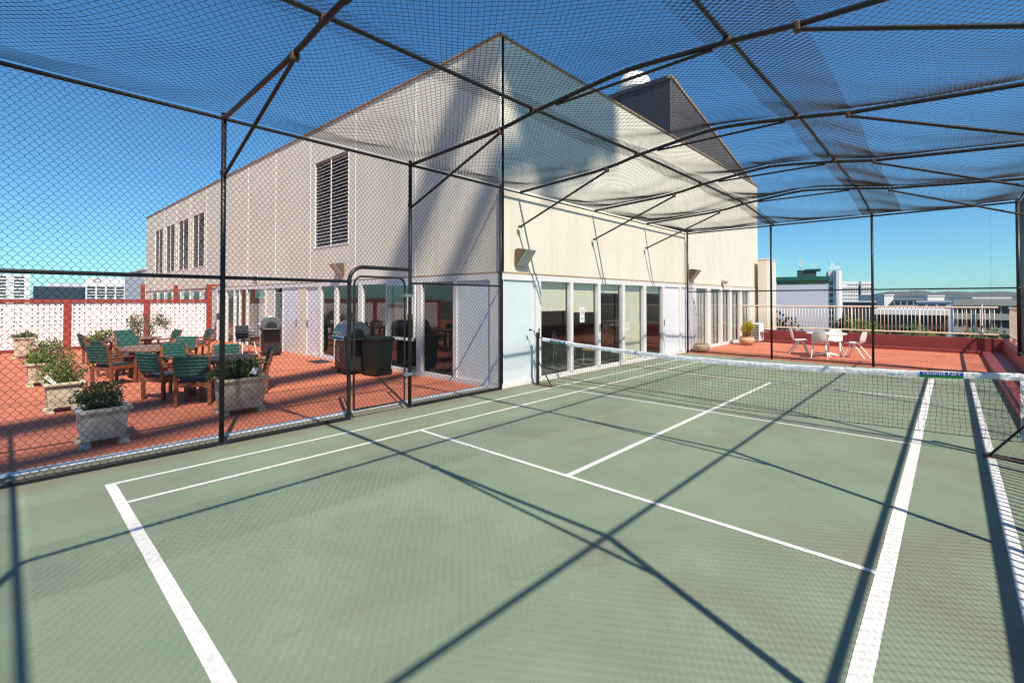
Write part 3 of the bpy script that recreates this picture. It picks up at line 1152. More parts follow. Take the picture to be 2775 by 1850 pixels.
# left face wall panels, with holes where the louvres sit
edges = [0.0, 2.76, 5.5, 8.22, 10.9, 13.55, 16.2, 18.8, 21.4, 24.0, 26.6, 29.0, LEN_L]
for a, b in zip(edges[:-1], edges[1:]):
    mb = MB()
    cuts = [q for q in LOUV if q[0] < b and q[1] > a]
    v = a + (0.0 if a == 0 else 0.006)
    if not cuts:
        lbox(mb, v, b - 0.006, 2.31, HT, -0.12, 0)
    else:
        for q in cuts:
            l0, l1 = max(q[0], v), min(q[1], b - 0.006)
            if l0 > v:
                lbox(mb, v, l0, 2.31, HT, -0.12, 0)
            lbox(mb, l0, l1, 2.31, q[2], -0.12, 0)
            lbox(mb, l0, l1, q[3], HT, -0.12, 0)
            v = l1
        if v < b - 0.006:
            lbox(mb, v, b - 0.006, 2.31, HT, -0.12, 0)
    mb.build('wall_panel', M['cream'], bl)
    if a > 0:
        mb = MB()
        lbox(mb, a - 0.022, a + 0.022, 2.31, HT - 0.03, 0.0, 0.012)
        mb.build('cover_strip', M['joint'], bl)
# right face panels
redges = [0.0, 2.05, 4.65, 7.25, 9.85, 12.45, 15.05, LEN_R]
for a, b in zip(redges[:-1], redges[1:]):
    mb = MB()
    rbox(mb, a + (0.0 if a == 0 else 0.005), b - 0.005, 2.31, HT, -0.12, 0)
    mb.build('wall_panel', M['cream'], bl)
    if a > 0:
        mb = MB()
        rbox(mb, a - 0.016, a + 0.016, 2.31, HT - 0.03, 0.0, 0.007)
        mb.build('cover_strip', M['joint'], bl)
# corner trim, coping, base flashing
mb = MB()
mb.box(-0.006, 0.05, -0.006, 0.05, 2.31, HT - 0.01)
mb.build('corner_trim', M['joint'], bl)
mb = MB()
lbox(mb, -0.05, LEN_L, HT, HT + 0.045, -0.2, 0.035)
mb.build('coping', M['flash'], bl)
mb = MB()
rbox(mb, 0.2, LEN_R, HT, HT + 0.045, -0.2, 0.035)
mb.build('coping', M['flash'], bl)
mb = MB()
lbox(mb, 0, LEN_L, 2.275, 2.31, -0.1, 0.03)
mb.build('flashing', M['flash'], bl)
mb = MB()
rbox(mb, 0.0, LEN_R, 2.275, 2.31, -0.1, 0.03)
mb.build('flashing', M['flash'], bl)
# roof, end walls, interior
mb = MB()
mb.box(0.12, LEN_R, 0.12, LEN_L, HT - 0.25, HT - 0.05)
mb.build('roof', M['kerb'], bl)
mb = MB()
mb.box(LEN_R - 0.12, LEN_R - 0.001, 0.121, LEN_L - 0.3, 0, HT - 0.26)
mb.build('end_wall', M['cream'], bl)
mb = MB()
mb.box(SK * LEN_L + 0.12, LEN_R - 0.121, LEN_L - 0.12, LEN_L, -0.1, HT - 0.002)
mb.build('end_wall', M['cream'], bl)
mb = MB()
mb.box(0.13, LEN_R - 0.13, 0.13, 20, 2.2, 2.27)
mb.build('ceiling', M['ceil'], bl)
mb = MB()
mb.box(0.0, LEN_R - 0.13, 0.0, 20, -0.25, 0.012)
mb.build('floor', M['carpet'], bl)
for (x0, x1, y0, y1, mm) in ((3.6, 3.75, 4.8, 12.5, 'innerbrown'), (3.75, 7.2, 4.8, 4.95, 'innerbrown'), (7.2, 7.3, 0.6, 4.95, 'inner'), (7.3, 16.7, 3.6, 3.7, 'inner'), (0.14, 3.6, 8.9, 9.0, 'inner'), (1.2, 1.3, 9.0, 17, 'inner')):
    MB().box(x0, x1, y0, y1, 0.013, 2.199).build('inner_wall', M[mm], bl)

# --- glazing
gid = 0


def frame_l(v0, v1, z0, z1, d=0.035, m='white', name='mullion'):
    mb = MB()
    lbox(mb, v0, v1, z0, z1, -0.06, d)
    return mb.build(name, M[m], bl)


def pane_l(v0, v1, z0=0.1, z1=2.15, m='glass'):
    mb = MB()
    a, b = LV(v0, -0.02), LV(v1, -0.02)
    mb.add([(a[0], a[1], z0), (b[0], b[1], z0), (b[0], b[1], z1), (a[0], a[1], z1)], [(0, 1, 2, 3)])
    return mb.build('window_pane', M[m], bl)


def panel_l(v0, v1, z0, z1, m, d=0.0, name='infill_panel'):
    mb = MB()
    lbox(mb, v0, v1, z0, z1, -0.06, d)
    return mb.build(name, M[m], bl)


def frame_r(u0, u1, z0, z1, d=0.035, m='white', name='mullion'):
    mb = MB()
    rbox(mb, u0, u1, z0, z1, -0.06, d)
    return mb.build(name, M[m], bl)


def pane_r(u0, u1, z0=0.1, z1=2.15):
    mb = MB()
    mb.add([(u0, 0.02, z0), (u1, 0.02, z0), (u1, 0.02, z1), (u0, 0.02, z1)], [(0, 1, 2, 3)])
    return mb.build('window_pane', M['glass'], bl)


# left face, y measured from the corner (world y minus 6.5)
frame_l(-0.035, LEN_L - 14.0, 2.155, 2.274, 0.03, name='head_frame')
frame_l(-0.035, 8.0, -0.02, 0.095, 0.03, name='sill_frame')
frame_l(-0.035, 0.24, 0.096, 2.154, 0.035)
panel_l(0.24, 1.25, 0.096, 2.154, 'bluepanel')
for a, b in ((1.25, 1.36), (2.48, 2.66), (3.82, 3.93), (5.08, 5.27), (6.44, 6.6), (7.42, 7.6)):
    frame_l(a, b, 0.096, 2.154)
for a, b in ((1.36, 2.48), (2.66, 3.82), (3.93, 5.08), (5.27, 6.44), (6.6, 7.42)):
    pane_l(a, b)
panel_l(7.6, 8.42, 0.0, 2.154, 'lilac', -0.01, 'door')
panel_l(8.42, 9.02, -0.02, 2.154, 'cream', 0.012, 'wall_panel')
panel_l(9.02, 10.2, 0.0, 2.154, 'lilac', 0.0, 'door')
panel_l(10.95, 11.65, -0.02, 2.154, 'cream', 0.012, 'wall_panel')
for a in (11.65, 13.5, 14.9, 15.9, 17.1):
    frame_l(a, a + 0.13, 0.0, 2.154)
for a, b in ((11.78, 13.5), (13.63, 14.9), (15.03, 15.9), (16.03, 17.1)):
    pane_l(a, b)
frame_l(14.35, 14.40, 0.0, 2.154)
frame_l(16.5, 16.55, 0.0, 2.154)
panel_l(11.79, 12.5, 0.02, 2.15, 'blind', -0.12, 'roller_blind')
panel_l(17.23, LEN_L, -0.02, 2.27, 'cream', 0.0, 'wall_panel')
# awning sash standing open with a sign on it
R_ = Matrix.Rotation(math.radians(1.0), 4, 'Y')
sash = MB()
z0s, z1s, y0s, y1s = -1.36, 0.0, 0.0, 1.22
for bx in ((-0.02, 0.02, y0s, y0s + 0.05, z0s, z1s), (-0.02, 0.02, y1s - 0.05, y1s, z0s, z1s), (-0.021, 0.021, y0s, y1s, z0s, z0s + 0.06), (-0.021, 0.021, y0s, y1s, z1s - 0.05, z1s)):
    sash.box(*bx, rot=R_)
so_ = sash.build('awning_sash', M['white'], bl, loc=(SK * 3 - 0.075, 2.63, 2.15))
gp = MB().add([R_ @ Vector(p) for p in ((0, y0s + 0.05, z0s + 0.06), (0, y1s - 0.05, z0s + 0.06), (0, y1s - 0.05, z1s - 0.05), (0, y0s + 0.05, z1s - 0.05))], [(0, 1, 2, 3)])
gp.build('window_pane', M['glass'], so_)

# right face
frame_r(-0.03, LEN_R, 2.155, 2.274, 0.03, name='head_frame')
frame_r(-0.03, LEN_R, -0.02, 0.095, 0.03, name='sill_frame')
frame_r(-0.02, 0.08, 0.096, 2.154)
panel_r = lambda u0, u1, m, d=0.0, name='infill_panel', z0=0.096, z1=2.154: (lambda mb: (rbox(mb, u0, u1, z0, z1, -0.06, d), mb.build(name, M[m], bl))[1])(MB())
panel_r(0.08, 1.05, 'bluepanel')
for a, b in ((1.05, 1.23), (2.31, 2.42), (3.49, 3.60), (4.69, 4.82), (5.90, 6.04), (7.11, 7.25), (8.34, 8.48), (9.57, 9.72), (10.77, 11.06), (12.10, 12.30), (13.15, 13.37), (14.38, 14.62), (15.65, 15.75)):
    frame_r(a, b, 0.096, 2.154, 0.045 if a > 1.2 else 0.05)
    frame_r((a + b) / 2 - 0.006, (a + b) / 2 + 0.006, 0.097, 2.153, 0.056, 'joint', 'glazing_bead')
for a, b in ((1.23, 2.31), (2.42, 3.49), (3.60, 4.69), (4.82, 5.90), (6.04, 7.11), (9.72, 10.77), (11.06, 12.10), (12.30, 13.15), (13.37, 14.38), (14.62, 15.65)):
    pane_r(a, b)
panel_r(7.25, 8.34, 'lilac')
panel_r(8.48, 9.57, 'lilac')
panel_r(15.75, 16.4, 'white', 0.0)
panel_r(16.4, LEN_R, 'cream', 0.01, 'wall_panel', -0.02)
for a, b, z in ((1.23, 2.31, 1.52), (2.42, 3.49, 1.47), (3.60, 4.69, 1.95), (4.82, 5.90, 0.12), (6.04, 7.11, 1.98)):
    mb = MB()
    mb.box(a, b, 0.10, 0.104, z, 2.154)
    mb.box(a, b, 0.095, 0.109, z - 0.02, z)
    mb.build('roller_blind', M['blind'], bl)
# vertical blinds in the far room
for a, b in ((10.1, 10.77), (11.3, 12.1), (12.3, 13.1), (13.4, 14.3), (14.7, 15.6)):
    mb = MB()
    q = a
    while q < b:
        mb.cbox((q, 0.10, 1.06), (0.092, 0.004, 2.05), Matrix.Rotation(rnd.uniform(0.1, 0.4), 3, 'Z'))
        q += 0.095
    mb.build('vertical_blind', M['curtain'], bl)

for u_ in (1.14, 7.18, 3.545):
    MB().box(u_ - 0.02, u_ + 0.02, -0.075, -0.052, 0.95, 1.15).build('door_handle', M['galv'], bl, bevel=0.005)
for v_ in (8.33, 9.12):
    mb = MB()
    lbox(mb, v_ - 0.02, v_ + 0.02, 0.98, 1.12, 0.005, 0.045)
    mb.build('door_handle', M['galv'], bl)
# louvres: frame, backing and every blade
for q in LOUV:
    v0, v1, z0, z1 = q
    mb = MB()
    lbox(mb, v0 + 0.001, v1 - 0.001, z0 + 0.001, z1 - 0.001, -0.30, -0.27)
    lv = mb.build('louvre', M['dark'], bl)
    n = 26
    sm = MB()
    wv = v1 - v0 - 0.06
    sm.prism([(0.0, 0.05), (-0.012, 0.05), (-0.105, -0.035), (-0.105, -0.047), (-0.093, -0.047)], 'y', 0, wv)
    me = sm.mesh('blade', M['louvre'])
    for k in range(n):
        x_, y_ = LV(v0 + 0.03, -0.10)
        inst(me, 'blade', lv, (x_, y_, z0 + 0.08 + (z1 - z0 - 0.13) * k / (n - 1)), -SK * 0)
    fm = MB()
    for aa, bb, cc, dd in ((v0, v0 + 0.03, z0, z1), (v1 - 0.03, v1, z0, z1), (v0 + 0.03, v1 - 0.03, z0, z0 + 0.03), (v0 + 0.03, v1 - 0.03, z1 - 0.03, z1)):
        lbox(fm, aa, bb, cc, dd, -0.26, 0.012)
    vm = (v0 + v1) / 2
    lbox(fm, vm - 0.01, vm + 0.01, z0 + 0.03, z1 - 0.03, -0.02, 0.008)
    fm.build('louvre_frame', M['joint'], lv)
# low black vent beside the doors
mb = MB()
lbox(mb, 10.2, 10.95, 0.0, 2.154, -0.2, -0.16)
lv = mb.build('louvre', M['dark'], bl)
sm = MB()
sm.prism([(0.0, 0.03), (-0.01, 0.03), (-0.08, -0.02), (-0.08, -0.03), (-0.07, -0.03)], 'y', 0, 0.66)
me = sm.mesh('blade', M['louvre'])
for k in range(26):
    x_, y_ = LV(10.245, -0.07)
    inst(me, 'blade', lv, (x_, y_, 0.12 + k * 0.075))
fm = MB()
lbox(fm, 10.2, 10.245, 0, 2.154, -0.15, 0.02)
lbox(fm, 10.905, 10.95, 0, 2.154, -0.15, 0.02)
fm.build('louvre_frame', M['white'], lv)

# plant room wedge and roof cowl
pr = thing('roof_plant_room', (14.8, 6.62, HT), 0, 'dark ribbed wedge shaped plant screen on the roof of the cream building', 'plant room')
zt = 9.07 - HT
MB().prism([(0.0, -0.06), (9.1, -0.06), (9.1, -0.02), (0.0, zt)], 'y', 0.06, 9.0).build('core', M['navy'], pr)
for k in range(46):
    x0 = 0.02 + k * 0.2
    zz0 = zt * (1 - x0 / 9.1) - 0.02
    zz1 = zt * (1 - (x0 + 0.11) / 9.1) - 0.02
    if zz1 > 0.03:
        mb = MB()
        mb.add([(x0, 0.0, -0.03), (x0 + 0.11, 0.0, -0.03), (x0 + 0.11, 0.0, zz1), (x0, 0.0, zz0), (x0 - 0.03, 0.058, -0.03), (x0 + 0.14, 0.058, -0.03), (x0 + 0.14, 0.058, zz1), (x0 - 0.03, 0.058, zz0)],
               [(0, 1, 2, 3), (4, 0, 3, 7), (1, 5, 6, 2), (3, 2, 6, 7)])
        mb.build('rib', M['ribbed'], pr)
MB().add([(-0.05, -0.03, zt - 0.05), (9.1, -0.03, -0.03), (9.1, -0.03, 0.06), (-0.05, -0.03, zt + 0.04), (-0.05, 0.12, zt - 0.05), (9.1, 0.12, -0.03), (9.1, 0.12, 0.06), (-0.05, 0.12, zt + 0.04)],
         [(0, 1, 2, 3), (7, 6, 5, 4), (3, 2, 6, 7), (0, 4, 5, 1), (0, 3, 7, 4)]).build('verge', M['flash'], pr)
MB().box(-0.06, 0.0, 0.12, 9.0, zt - 0.1, zt + 0.04).build('verge', M['navy'], pr)
cw = thing('roof_cowl', (17.3, 9.3, 8.4), 0, 'white domed roof vent behind the dark plant screen', 'roof vent')
MB().lathe([(0.42, 0), (0.42, 1.55), (0.4, 1.6)], 20).build('duct', M['fwhite'], cw, True)
MB().lathe([(0.40, 1.6), (0.62, 1.62), (0.66, 1.75), (0.66, 1.95), (0.60, 2.2), (0.45, 2.4), (0.22, 2.52), (0.0, 2.55)], 24).build('dome', M['fwhite'], cw, True)
MB().lathe([(0.665, 1.76), (0.69, 1.77), (0.69, 1.80), (0.665, 1.81)], 24).build('rim', M['joint'], cw, True)
cw = thing('roof_cowl', (8.9, 35.0, 6.9), 0, 'small pale box vent on the roof edge above the row of four louvres', 'roof vent')
MB().box(-0.5, 0.5, -0.9, 0.9, 0, 0.95).build('housing', M['cream'], cw, bevel=0.03)
MB().box(-0.6, 0.6, -1.0, 1.0, 0.95, 1.03).build('lid', M['joint'], cw, bevel=0.02)

# fin wall at the end of the building
fw_ = thing('fin_wall', (23.2, 6.1, 0), 0, 'free standing cream pier beyond the end of the glazed wall', 'pier')
MB().box(23.1, 24.6, 5.98, 6.35, -0.3, 3.55).build('pier', M['cream'], fw_, world=True, bevel=0.01)
MB().box(23.08, 24.62, 5.96, 6.37, 3.55, 3.6).build('capping', M['joint'], fw_, world=True)


# ------------------------------------------------------------------ wall lamps, signs
def flood(loc, rz, label):
    t = thing('flood_light', loc, rz, label, 'light')
    # local: wall at y=0, lamp pokes to -y
    MB().prism([(-0.005, -0.14), (-0.02, 0.16), (-0.10, 0.18), (-0.30, 0.14), (-0.06, -0.16)], 'x', -0.17, 0.17).build('housing', M['lampbody'], t, bevel=0.008)
    a, b = Vector((0, -0.318, 0.128)), Vector((0, -0.078, -0.165))
    MB().add([(-0.15, a.y, a.z), (0.15, a.y, a.z), (0.15, b.y, b.z), (-0.15, b.y, b.z), (-0.15, a.y + .02, a.z), (0.15, a.y + .02, a.z), (0.15, b.y + .02, b.z), (-0.15, b.y + .02, b.z)],
             [(0, 1, 2, 3), (4, 7, 6, 5), (0, 4, 5, 1), (2, 6, 7, 3), (0, 3, 7, 4), (1, 5, 6, 2)]).build('lens', M['lampglass'], t)
    MB().cbox((0, -0.01, 0.0), (0.12, 0.02, 0.16)).build('bracket', M['lampbody'], t)
    return t


flood((7.25, BYC, 2.62), 0, 'bronze floodlight on the cream wall above the pale blue panel')
flood((16.0, BYC, 2.62), 0, 'bronze floodlight on the cream wall beyond the far fence post')
flood((BXC + SK * 5.9, 12.75, 2.62), -math.pi / 2, 'bronze floodlight below the large louvre on the cream wall')
t = thing('bulkhead_lamp', (19.0, BYC, 2.45), 0, 'small white globe lamp on the cream wall above the vertical blinds', 'light')
MB().cbox((0, -0.03, 0.0), (0.06, 0.06, 0.08)).build('bracket', M['white'], t)
MB().lathe([(0.03, -0.12), (0.10, -0.06), (0.12, 0.0), (0.10, 0.06), (0.04, 0.10), (0, 0.1)], 14, (0, -0.13, 0.03)).build('globe', M['lampglass'], t, True)
t = thing('exit_sign', (BXC + SK * 10 - 0.012, 19.3, 2.42), -math.pi / 2, 'small green sign on the cream wall above the terrace windows', 'sign')
MB().box(-0.28, 0.28, -0.05, 0.0, 0.0, 0.26).build('housing', M['white'], t, bevel=0.006)
MB().box(-0.03, 0.26, -0.058, -0.0505, 0.02, 0.24).build('face', M['exitgreen'], t)


def smoke_sign(loc, rz, label, tilt=0.0, w_=0.19, h_=0.36):
    t = thing('no_smoking_sign', loc, rz, label, 'sign')
    MB().box(-w_ / 2, w_ / 2, -0.004, 0, 0, h_).build('sheet', M['ltext'], t)
    ring = []
    mb = MB()
    n = 28
    cz, r1, r2 = h_ * 0.66, w_ * 0.36, w_ * 0.29
    vs, fs = [], []
    for k in range(n):
        a = 2 * math.pi * k / n
        vs += [(r1 * math.cos(a), -0.006, cz + r1 * math.sin(a)), (r2 * math.cos(a), -0.006, cz + r2 * math.sin(a))]
    for k in range(n):
        k2 = (k + 1) % n
        fs.append((2 * k, 2 * k2, 2 * k2 + 1, 2 * k + 1))
    mb.add(vs, fs)
    mb.cbox((0, -0.0065, cz), (2 * r2, 0.001, w_ * 0.06), Matrix.Rotation(math.radians(45), 3, 'Y'))
    mb.build('ban_ring', M['signred'], t)
    MB().cbox((0.0, -0.0055, cz), (w_ * 0.4, 0.001, w_ * 0.085)).build('cigarette', M['signblk'], t)
    tx = MB()
    for k, ww in enumerate((0.55, 0.62, 0.35)):
        tx.cbox((0, -0.0055, h_ * (0.30 - 0.075 * k)), (w_ * ww, 0.001, h_ * 0.025))
    tx.build('print', M['signblk'], t)
    return t


smoke_sign((9.50, BYC - 0.0, 1.21), 0, 'white no smoking notice stuck to the glass under a half drawn blind')
ts = smoke_sign((BXC + SK * 3 - 0.135, 9.28, 1.42), -math.pi / 2, 'white no smoking notice on the open awning window', w_=0.22, h_=0.40)
ts.rotation_euler = (0, 0, -math.pi / 2)

# ------------------------------------------------------------------ things seen through the glass
t = thing('counter', (13.2, 7.55, 0.013), 0, 'pale timber servery counter behind the glass', 'counter')
MB().box(-0.35, 0.5, -0.3, 1.2, 0.0, 0.86).build('cabinet', mat('pale_timber', (0.42, 0.28, 0.14), 0.5, var=0.15), t, bevel=0.01)
MB().box(-0.4, 0.55, -0.35, 1.25, 0.86, 0.90).build('worktop', M['innerbrown'], t, bevel=0.005)
t = thing('basket', (13.15, 7.6, 0.914), 0, 'white wire basket on the servery counter', 'basket')
MB().lathe([(0.16, 0), (0.24, 0.26), (0.25, 0.28), (0.235, 0.28), (0.15, 0.02)], 18).build('tub', M['plastic'], t, True)
MB().tube([(0.25 * math.cos(a), 0, 0.28 + 0.16 * math.sin(a)) for a in np.linspace(0, math.pi, 12)], 0.008, 6).build('handle', M['plastic'], t, True)
t = thing('stool', (11.0, 7.25, 0.013), 0.3, 'honey coloured timber stool behind the glass', 'stool')
tw = mat('honey_timber', (0.45, 0.24, 0.06), 0.5, var=0.15)
MB().box(-0.22, 0.22, -0.2, 0.2, 0.36, 0.40).build('seat', tw, t, bevel=0.01)
for sx in (-1, 1):
    for sy in (-1, 1):
        MB().tube([(sx * 0.17, sy * 0.15, 0.36), (sx * 0.2, sy * 0.18, 0)], 0.016, 8).build('leg', tw, t, True)
gm_ = mat('grey_upholstery', (0.16, 0.18, 0.19), 0.7)


def lounge_chair(loc, rz, label):
    t = thing('tub_chair', loc, rz, label, 'chair')
    MB().box(-0.26, 0.26, -0.26, 0.26, 0.40, 0.46).build('seat', gm_, t, bevel=0.02)
    MB().cbox((0, 0.27, 0.72), (0.5, 0.04, 0.42), Matrix.Rotation(-0.18, 3, 'X')).build('backrest', gm_, t, bevel=0.02)
    for sx in (-1, 1):
        MB().tube([(sx * 0.24, -0.24, 0), (sx * 0.24, -0.24, 0.42)], 0.012, 8).build('leg', M['chrome'], t, True)
        MB().tube([(sx * 0.24, 0.30, 0), (sx * 0.24, 0.25, 0.45), (sx * 0.24, 0.30, 0.8)], 0.012, 8).build('leg', M['chrome'], t, True)
    return t


lounge_chair((10.2, 7.55, 0.013), 0.5, 'grey upholstered chair on steel legs behind the glass next to the stool')
lounge_chair((8.6, 8.6, 0.013), 2.4, 'grey upholstered chair standing deep in the corner room')
t = thing('cabinet', (8.35, 7.2, 0.013), 0, 'dark noticeboard on a grey stand behind the corner glass', 'stand')
MB().box(-0.42, 0.28, -0.02, 0.02, 0.75, 1.35).build('board', M['fdark'], t)
MB().tube([(0.0, 0.03, 0), (0.0, 0.03, 0.75)], 0.02, 8).build('leg', M['chrome'], t, True)
MB().box(-0.2, 0.2, -0.18, 0.2, 0, 0.02).build('foot', M['chrome'], t)
MB().box(-0.40, -0.12, -0.035, -0.021, 0.42, 0.72).build('notice', M['plastic'], t)


# ------------------------------------------------------------------ planters
def planter(loc, rz, sx, sy, h, m, label, plant, seed, group=None, rim=0.035):
    t = thing('planter', loc, rz, label, 'planter', group)
    b = MB()
    b.rings([(sx * 0.88, sy * 0.88, 0.075), (sx * 0.86, sy * 0.86, 0.10), (sx * 0.93, sy * 0.93, h * 0.45), (sx * 0.97, sy * 0.97, h - 0.075), (sx * 0.99, sy * 0.99, h - 0.05)])
    b.build('tub', m, t, bevel=0.008)
    r = MB()
    o2 = 0.035
    for x0, x1, y0, y1 in ((-sx - rim, sx + rim, -sy - rim, -sy + o2), (-sx - rim, sx + rim, sy - o2, sy + rim), (-sx - rim, -sx + o2, -sy + o2, sy - o2), (sx - o2, sx + rim, -sy + o2, sy - o2)):
        r.box(x0, x1, y0, y1, h - 0.05, h)
    r.build('rim', m, t, bevel=0.016)
    fm = MB().rings([(0.055, 0.055, 0.0), (0.05, 0.05, 0.03), (0.035, 0.035, 0.05), (0.045, 0.045, 0.076)]).mesh('foot', m)
    for ax in (-1, 1):
        for ay in (-1, 1):
            inst(fm, 'foot', t, (ax * sx * 0.8, ay * sy * 0.8, 0))
    MB().box(-sx + 0.03, sx - 0.03, -sy + 0.03, sy - 0.03, h - 0.08, h - 0.035).build('soil', M['soil'], t)
    return t


def bush(loc, label, mats, n, rad, cz, size, seed, name='shrub', stems=7, flowers=0, group=None, trunk=0.02):
    t = thing(name, loc, 0, label, 'plant', group)
    leaves('foliage', t, n, (0, 0, cz), rad, size, M[mats], seed, shell=0.25, lobes=9)
    if flowers:
        leaves('flowers', t, flowers, (0, 0, cz + rad[2] * 0.25), (rad[0], rad[1], rad[2] * 0.9), size * 0.8, M['petal'], seed + 50, shell=0.6, lobes=9)
    g = random.Random(seed)
    for k in range(stems):
        a = g.uniform(0, 6.28)
        r = g.uniform(0.2, 0.75)
        x_, y_ = r * rad[0] * math.cos(a), r * rad[1] * math.sin(a)
        MB().tube([(x_ * 0.25, y_ * 0.25, -0.02), (x_ * 0.6, y_ * 0.6, cz * 0.6), (x_, y_, cz + rad[2] * g.uniform(-0.2, 0.5))], [trunk * 0.35, trunk * 0.25, 0.002], 5).build('stem', M['bark'], t, True)
    return t


PG = 'square stone planters in a row across the terrace'
planter((0.84, 7.68, 0), 0.04, 0.225, 0.225, 0.45, M['stoneg'], 'square grey stone planter with a dark bush just outside the fence', 'leafd', 1, PG)
bush((0.80, 7.70, 0.41), 'dark green bush in the grey planter just outside the fence', 'leafd', 1500, (0.30, 0.30, 0.22), 0.14, 0.045, 21)
planter((0.66, 10.35, 0), 0.03, 0.21, 0.21, 0.46, M['stone'], 'square tan stone planter with bright green flowering bush and a paper tag', 'leaf', 2, PG)
bush((0.70, 10.35, 0.425), 'bright green bush with mauve flowers in the tan planter carrying a tag', 'leaf', 1700, (0.34, 0.34, 0.24), 0.15, 0.04, 22, flowers=70)
tg = MB().cbox((0, 0, 0.06), (0.05, 0.003, 0.16), Matrix.Rotation(-0.7, 3, 'Y')).build('plant_tag', M['plastic'], None, loc=(0.50, 10.12, 0.46))
tag(tg, 'white paper tag stuck in the tan planter with the bright bush', 'tag')
planter((0.55, 13.75, 0), 0.02, 0.22, 0.22, 0.47, M['stone'], 'square tan stone planter with a sprawling flowering bush, third along from the fence', 'leafp', 3, PG)
bush((0.62, 13.75, 0.435), 'sprawling green bush with mauve flowers in the third planter from the fence', 'leaf', 1500, (0.42, 0.42, 0.22), 0.12, 0.05, 23, flowers=150)
planter((0.68, 16.6, 0), 0.0, 0.20, 0.20, 0.46, M['stone'], 'square tan stone planter half hidden behind the flowering bushes', 'leafp', 5, PG)
bush((0.72, 16.6, 0.42), 'loose bush with mauve flowers in the half hidden planter', 'leafp', 1100, (0.45, 0.45, 0.24), 0.14, 0.05, 24, flowers=110)
planter((0.42, 20.6, 0), 0.0, 0.22, 0.22, 0.62, M['stone'], 'tall tan stone planter with a small rosette plant before the white block wall', 'leafo', 4, PG)
bush((0.42, 20.6, 0.57), 'small rosette plant in the tall planter before the white block wall', 'leafo', 260, (0.26, 0.26, 0.12), 0.06, 0.12, 25, stems=3)
planter((2.54, 8.18, 0), 0.0, 0.32, 0.20, 0.55, M['stone'], 'long tan stone trough with moulded rim beside the fence post', 'leaf', 6)
bush((2.44, 8.18, 0.51), 'mixed dark green flowering plants filling the long stone trough', 'leafd', 2200, (0.42, 0.26, 0.22), 0.13, 0.05, 26, flowers=0)
bush((2.66, 8.16, 0.51), 'mid green clump with mauve flowers at the end of the stone trough', 'leaf', 1300, (0.30, 0.24, 0.22), 0.15, 0.04, 27, flowers=130)
tg = MB().cbox((0, 0, 0.05), (0.085, 0.003, 0.10), Matrix.Rotation(0.5, 3, 'Y')).build('plant_tag', M['plastic'], None, loc=(2.66, 7.93, 0.60))
tag(tg, 'white card tag among the plants of the long stone trough', 'tag')
# feathery shrub behind the tables
planter((3.1, 19.3, 0), 0.0, 0.24, 0.24, 0.40, M['stone'], 'square stone planter behind the dining tables under a wispy grey green shrub', 'leafo', 7)
t = thing('shrub', (3.1, 19.3, 0.36), 0, 'wispy grey green shrub with upright stems behind the dining tables', 'plant')
gg = random.Random(5)
for k in range(15):
    a = gg.uniform(0, 6.28)
    r = gg.uniform(0.15, 0.85)
    h = gg.uniform(0.55, 1.05)
    p1 = (r * math.cos(a), r * math.sin(a), h)
    MB().tube([(0.03 * math.cos(a), 0.03 * math.sin(a), -0.02), (p1[0] * 0.45, p1[1] * 0.45, h * 0.55), p1], [0.009, 0.006, 0.002], 5).build('stem', M['bark'], t, True)
    leaves('foliage', t, 110, (p1[0] * 0.75, p1[1] * 0.75, h * 0.8), (0.2, 0.2, 0.28), 0.06, M['leafo'], 300 + k, lobes=5)
bush((2.1, 19.6, 0.0), 'low straw coloured grass clump behind the dining tables', 'leafp', 900, (0.55, 0.5, 0.40), 0.55, 0.09, 29, name='grass_clump', stems=5)


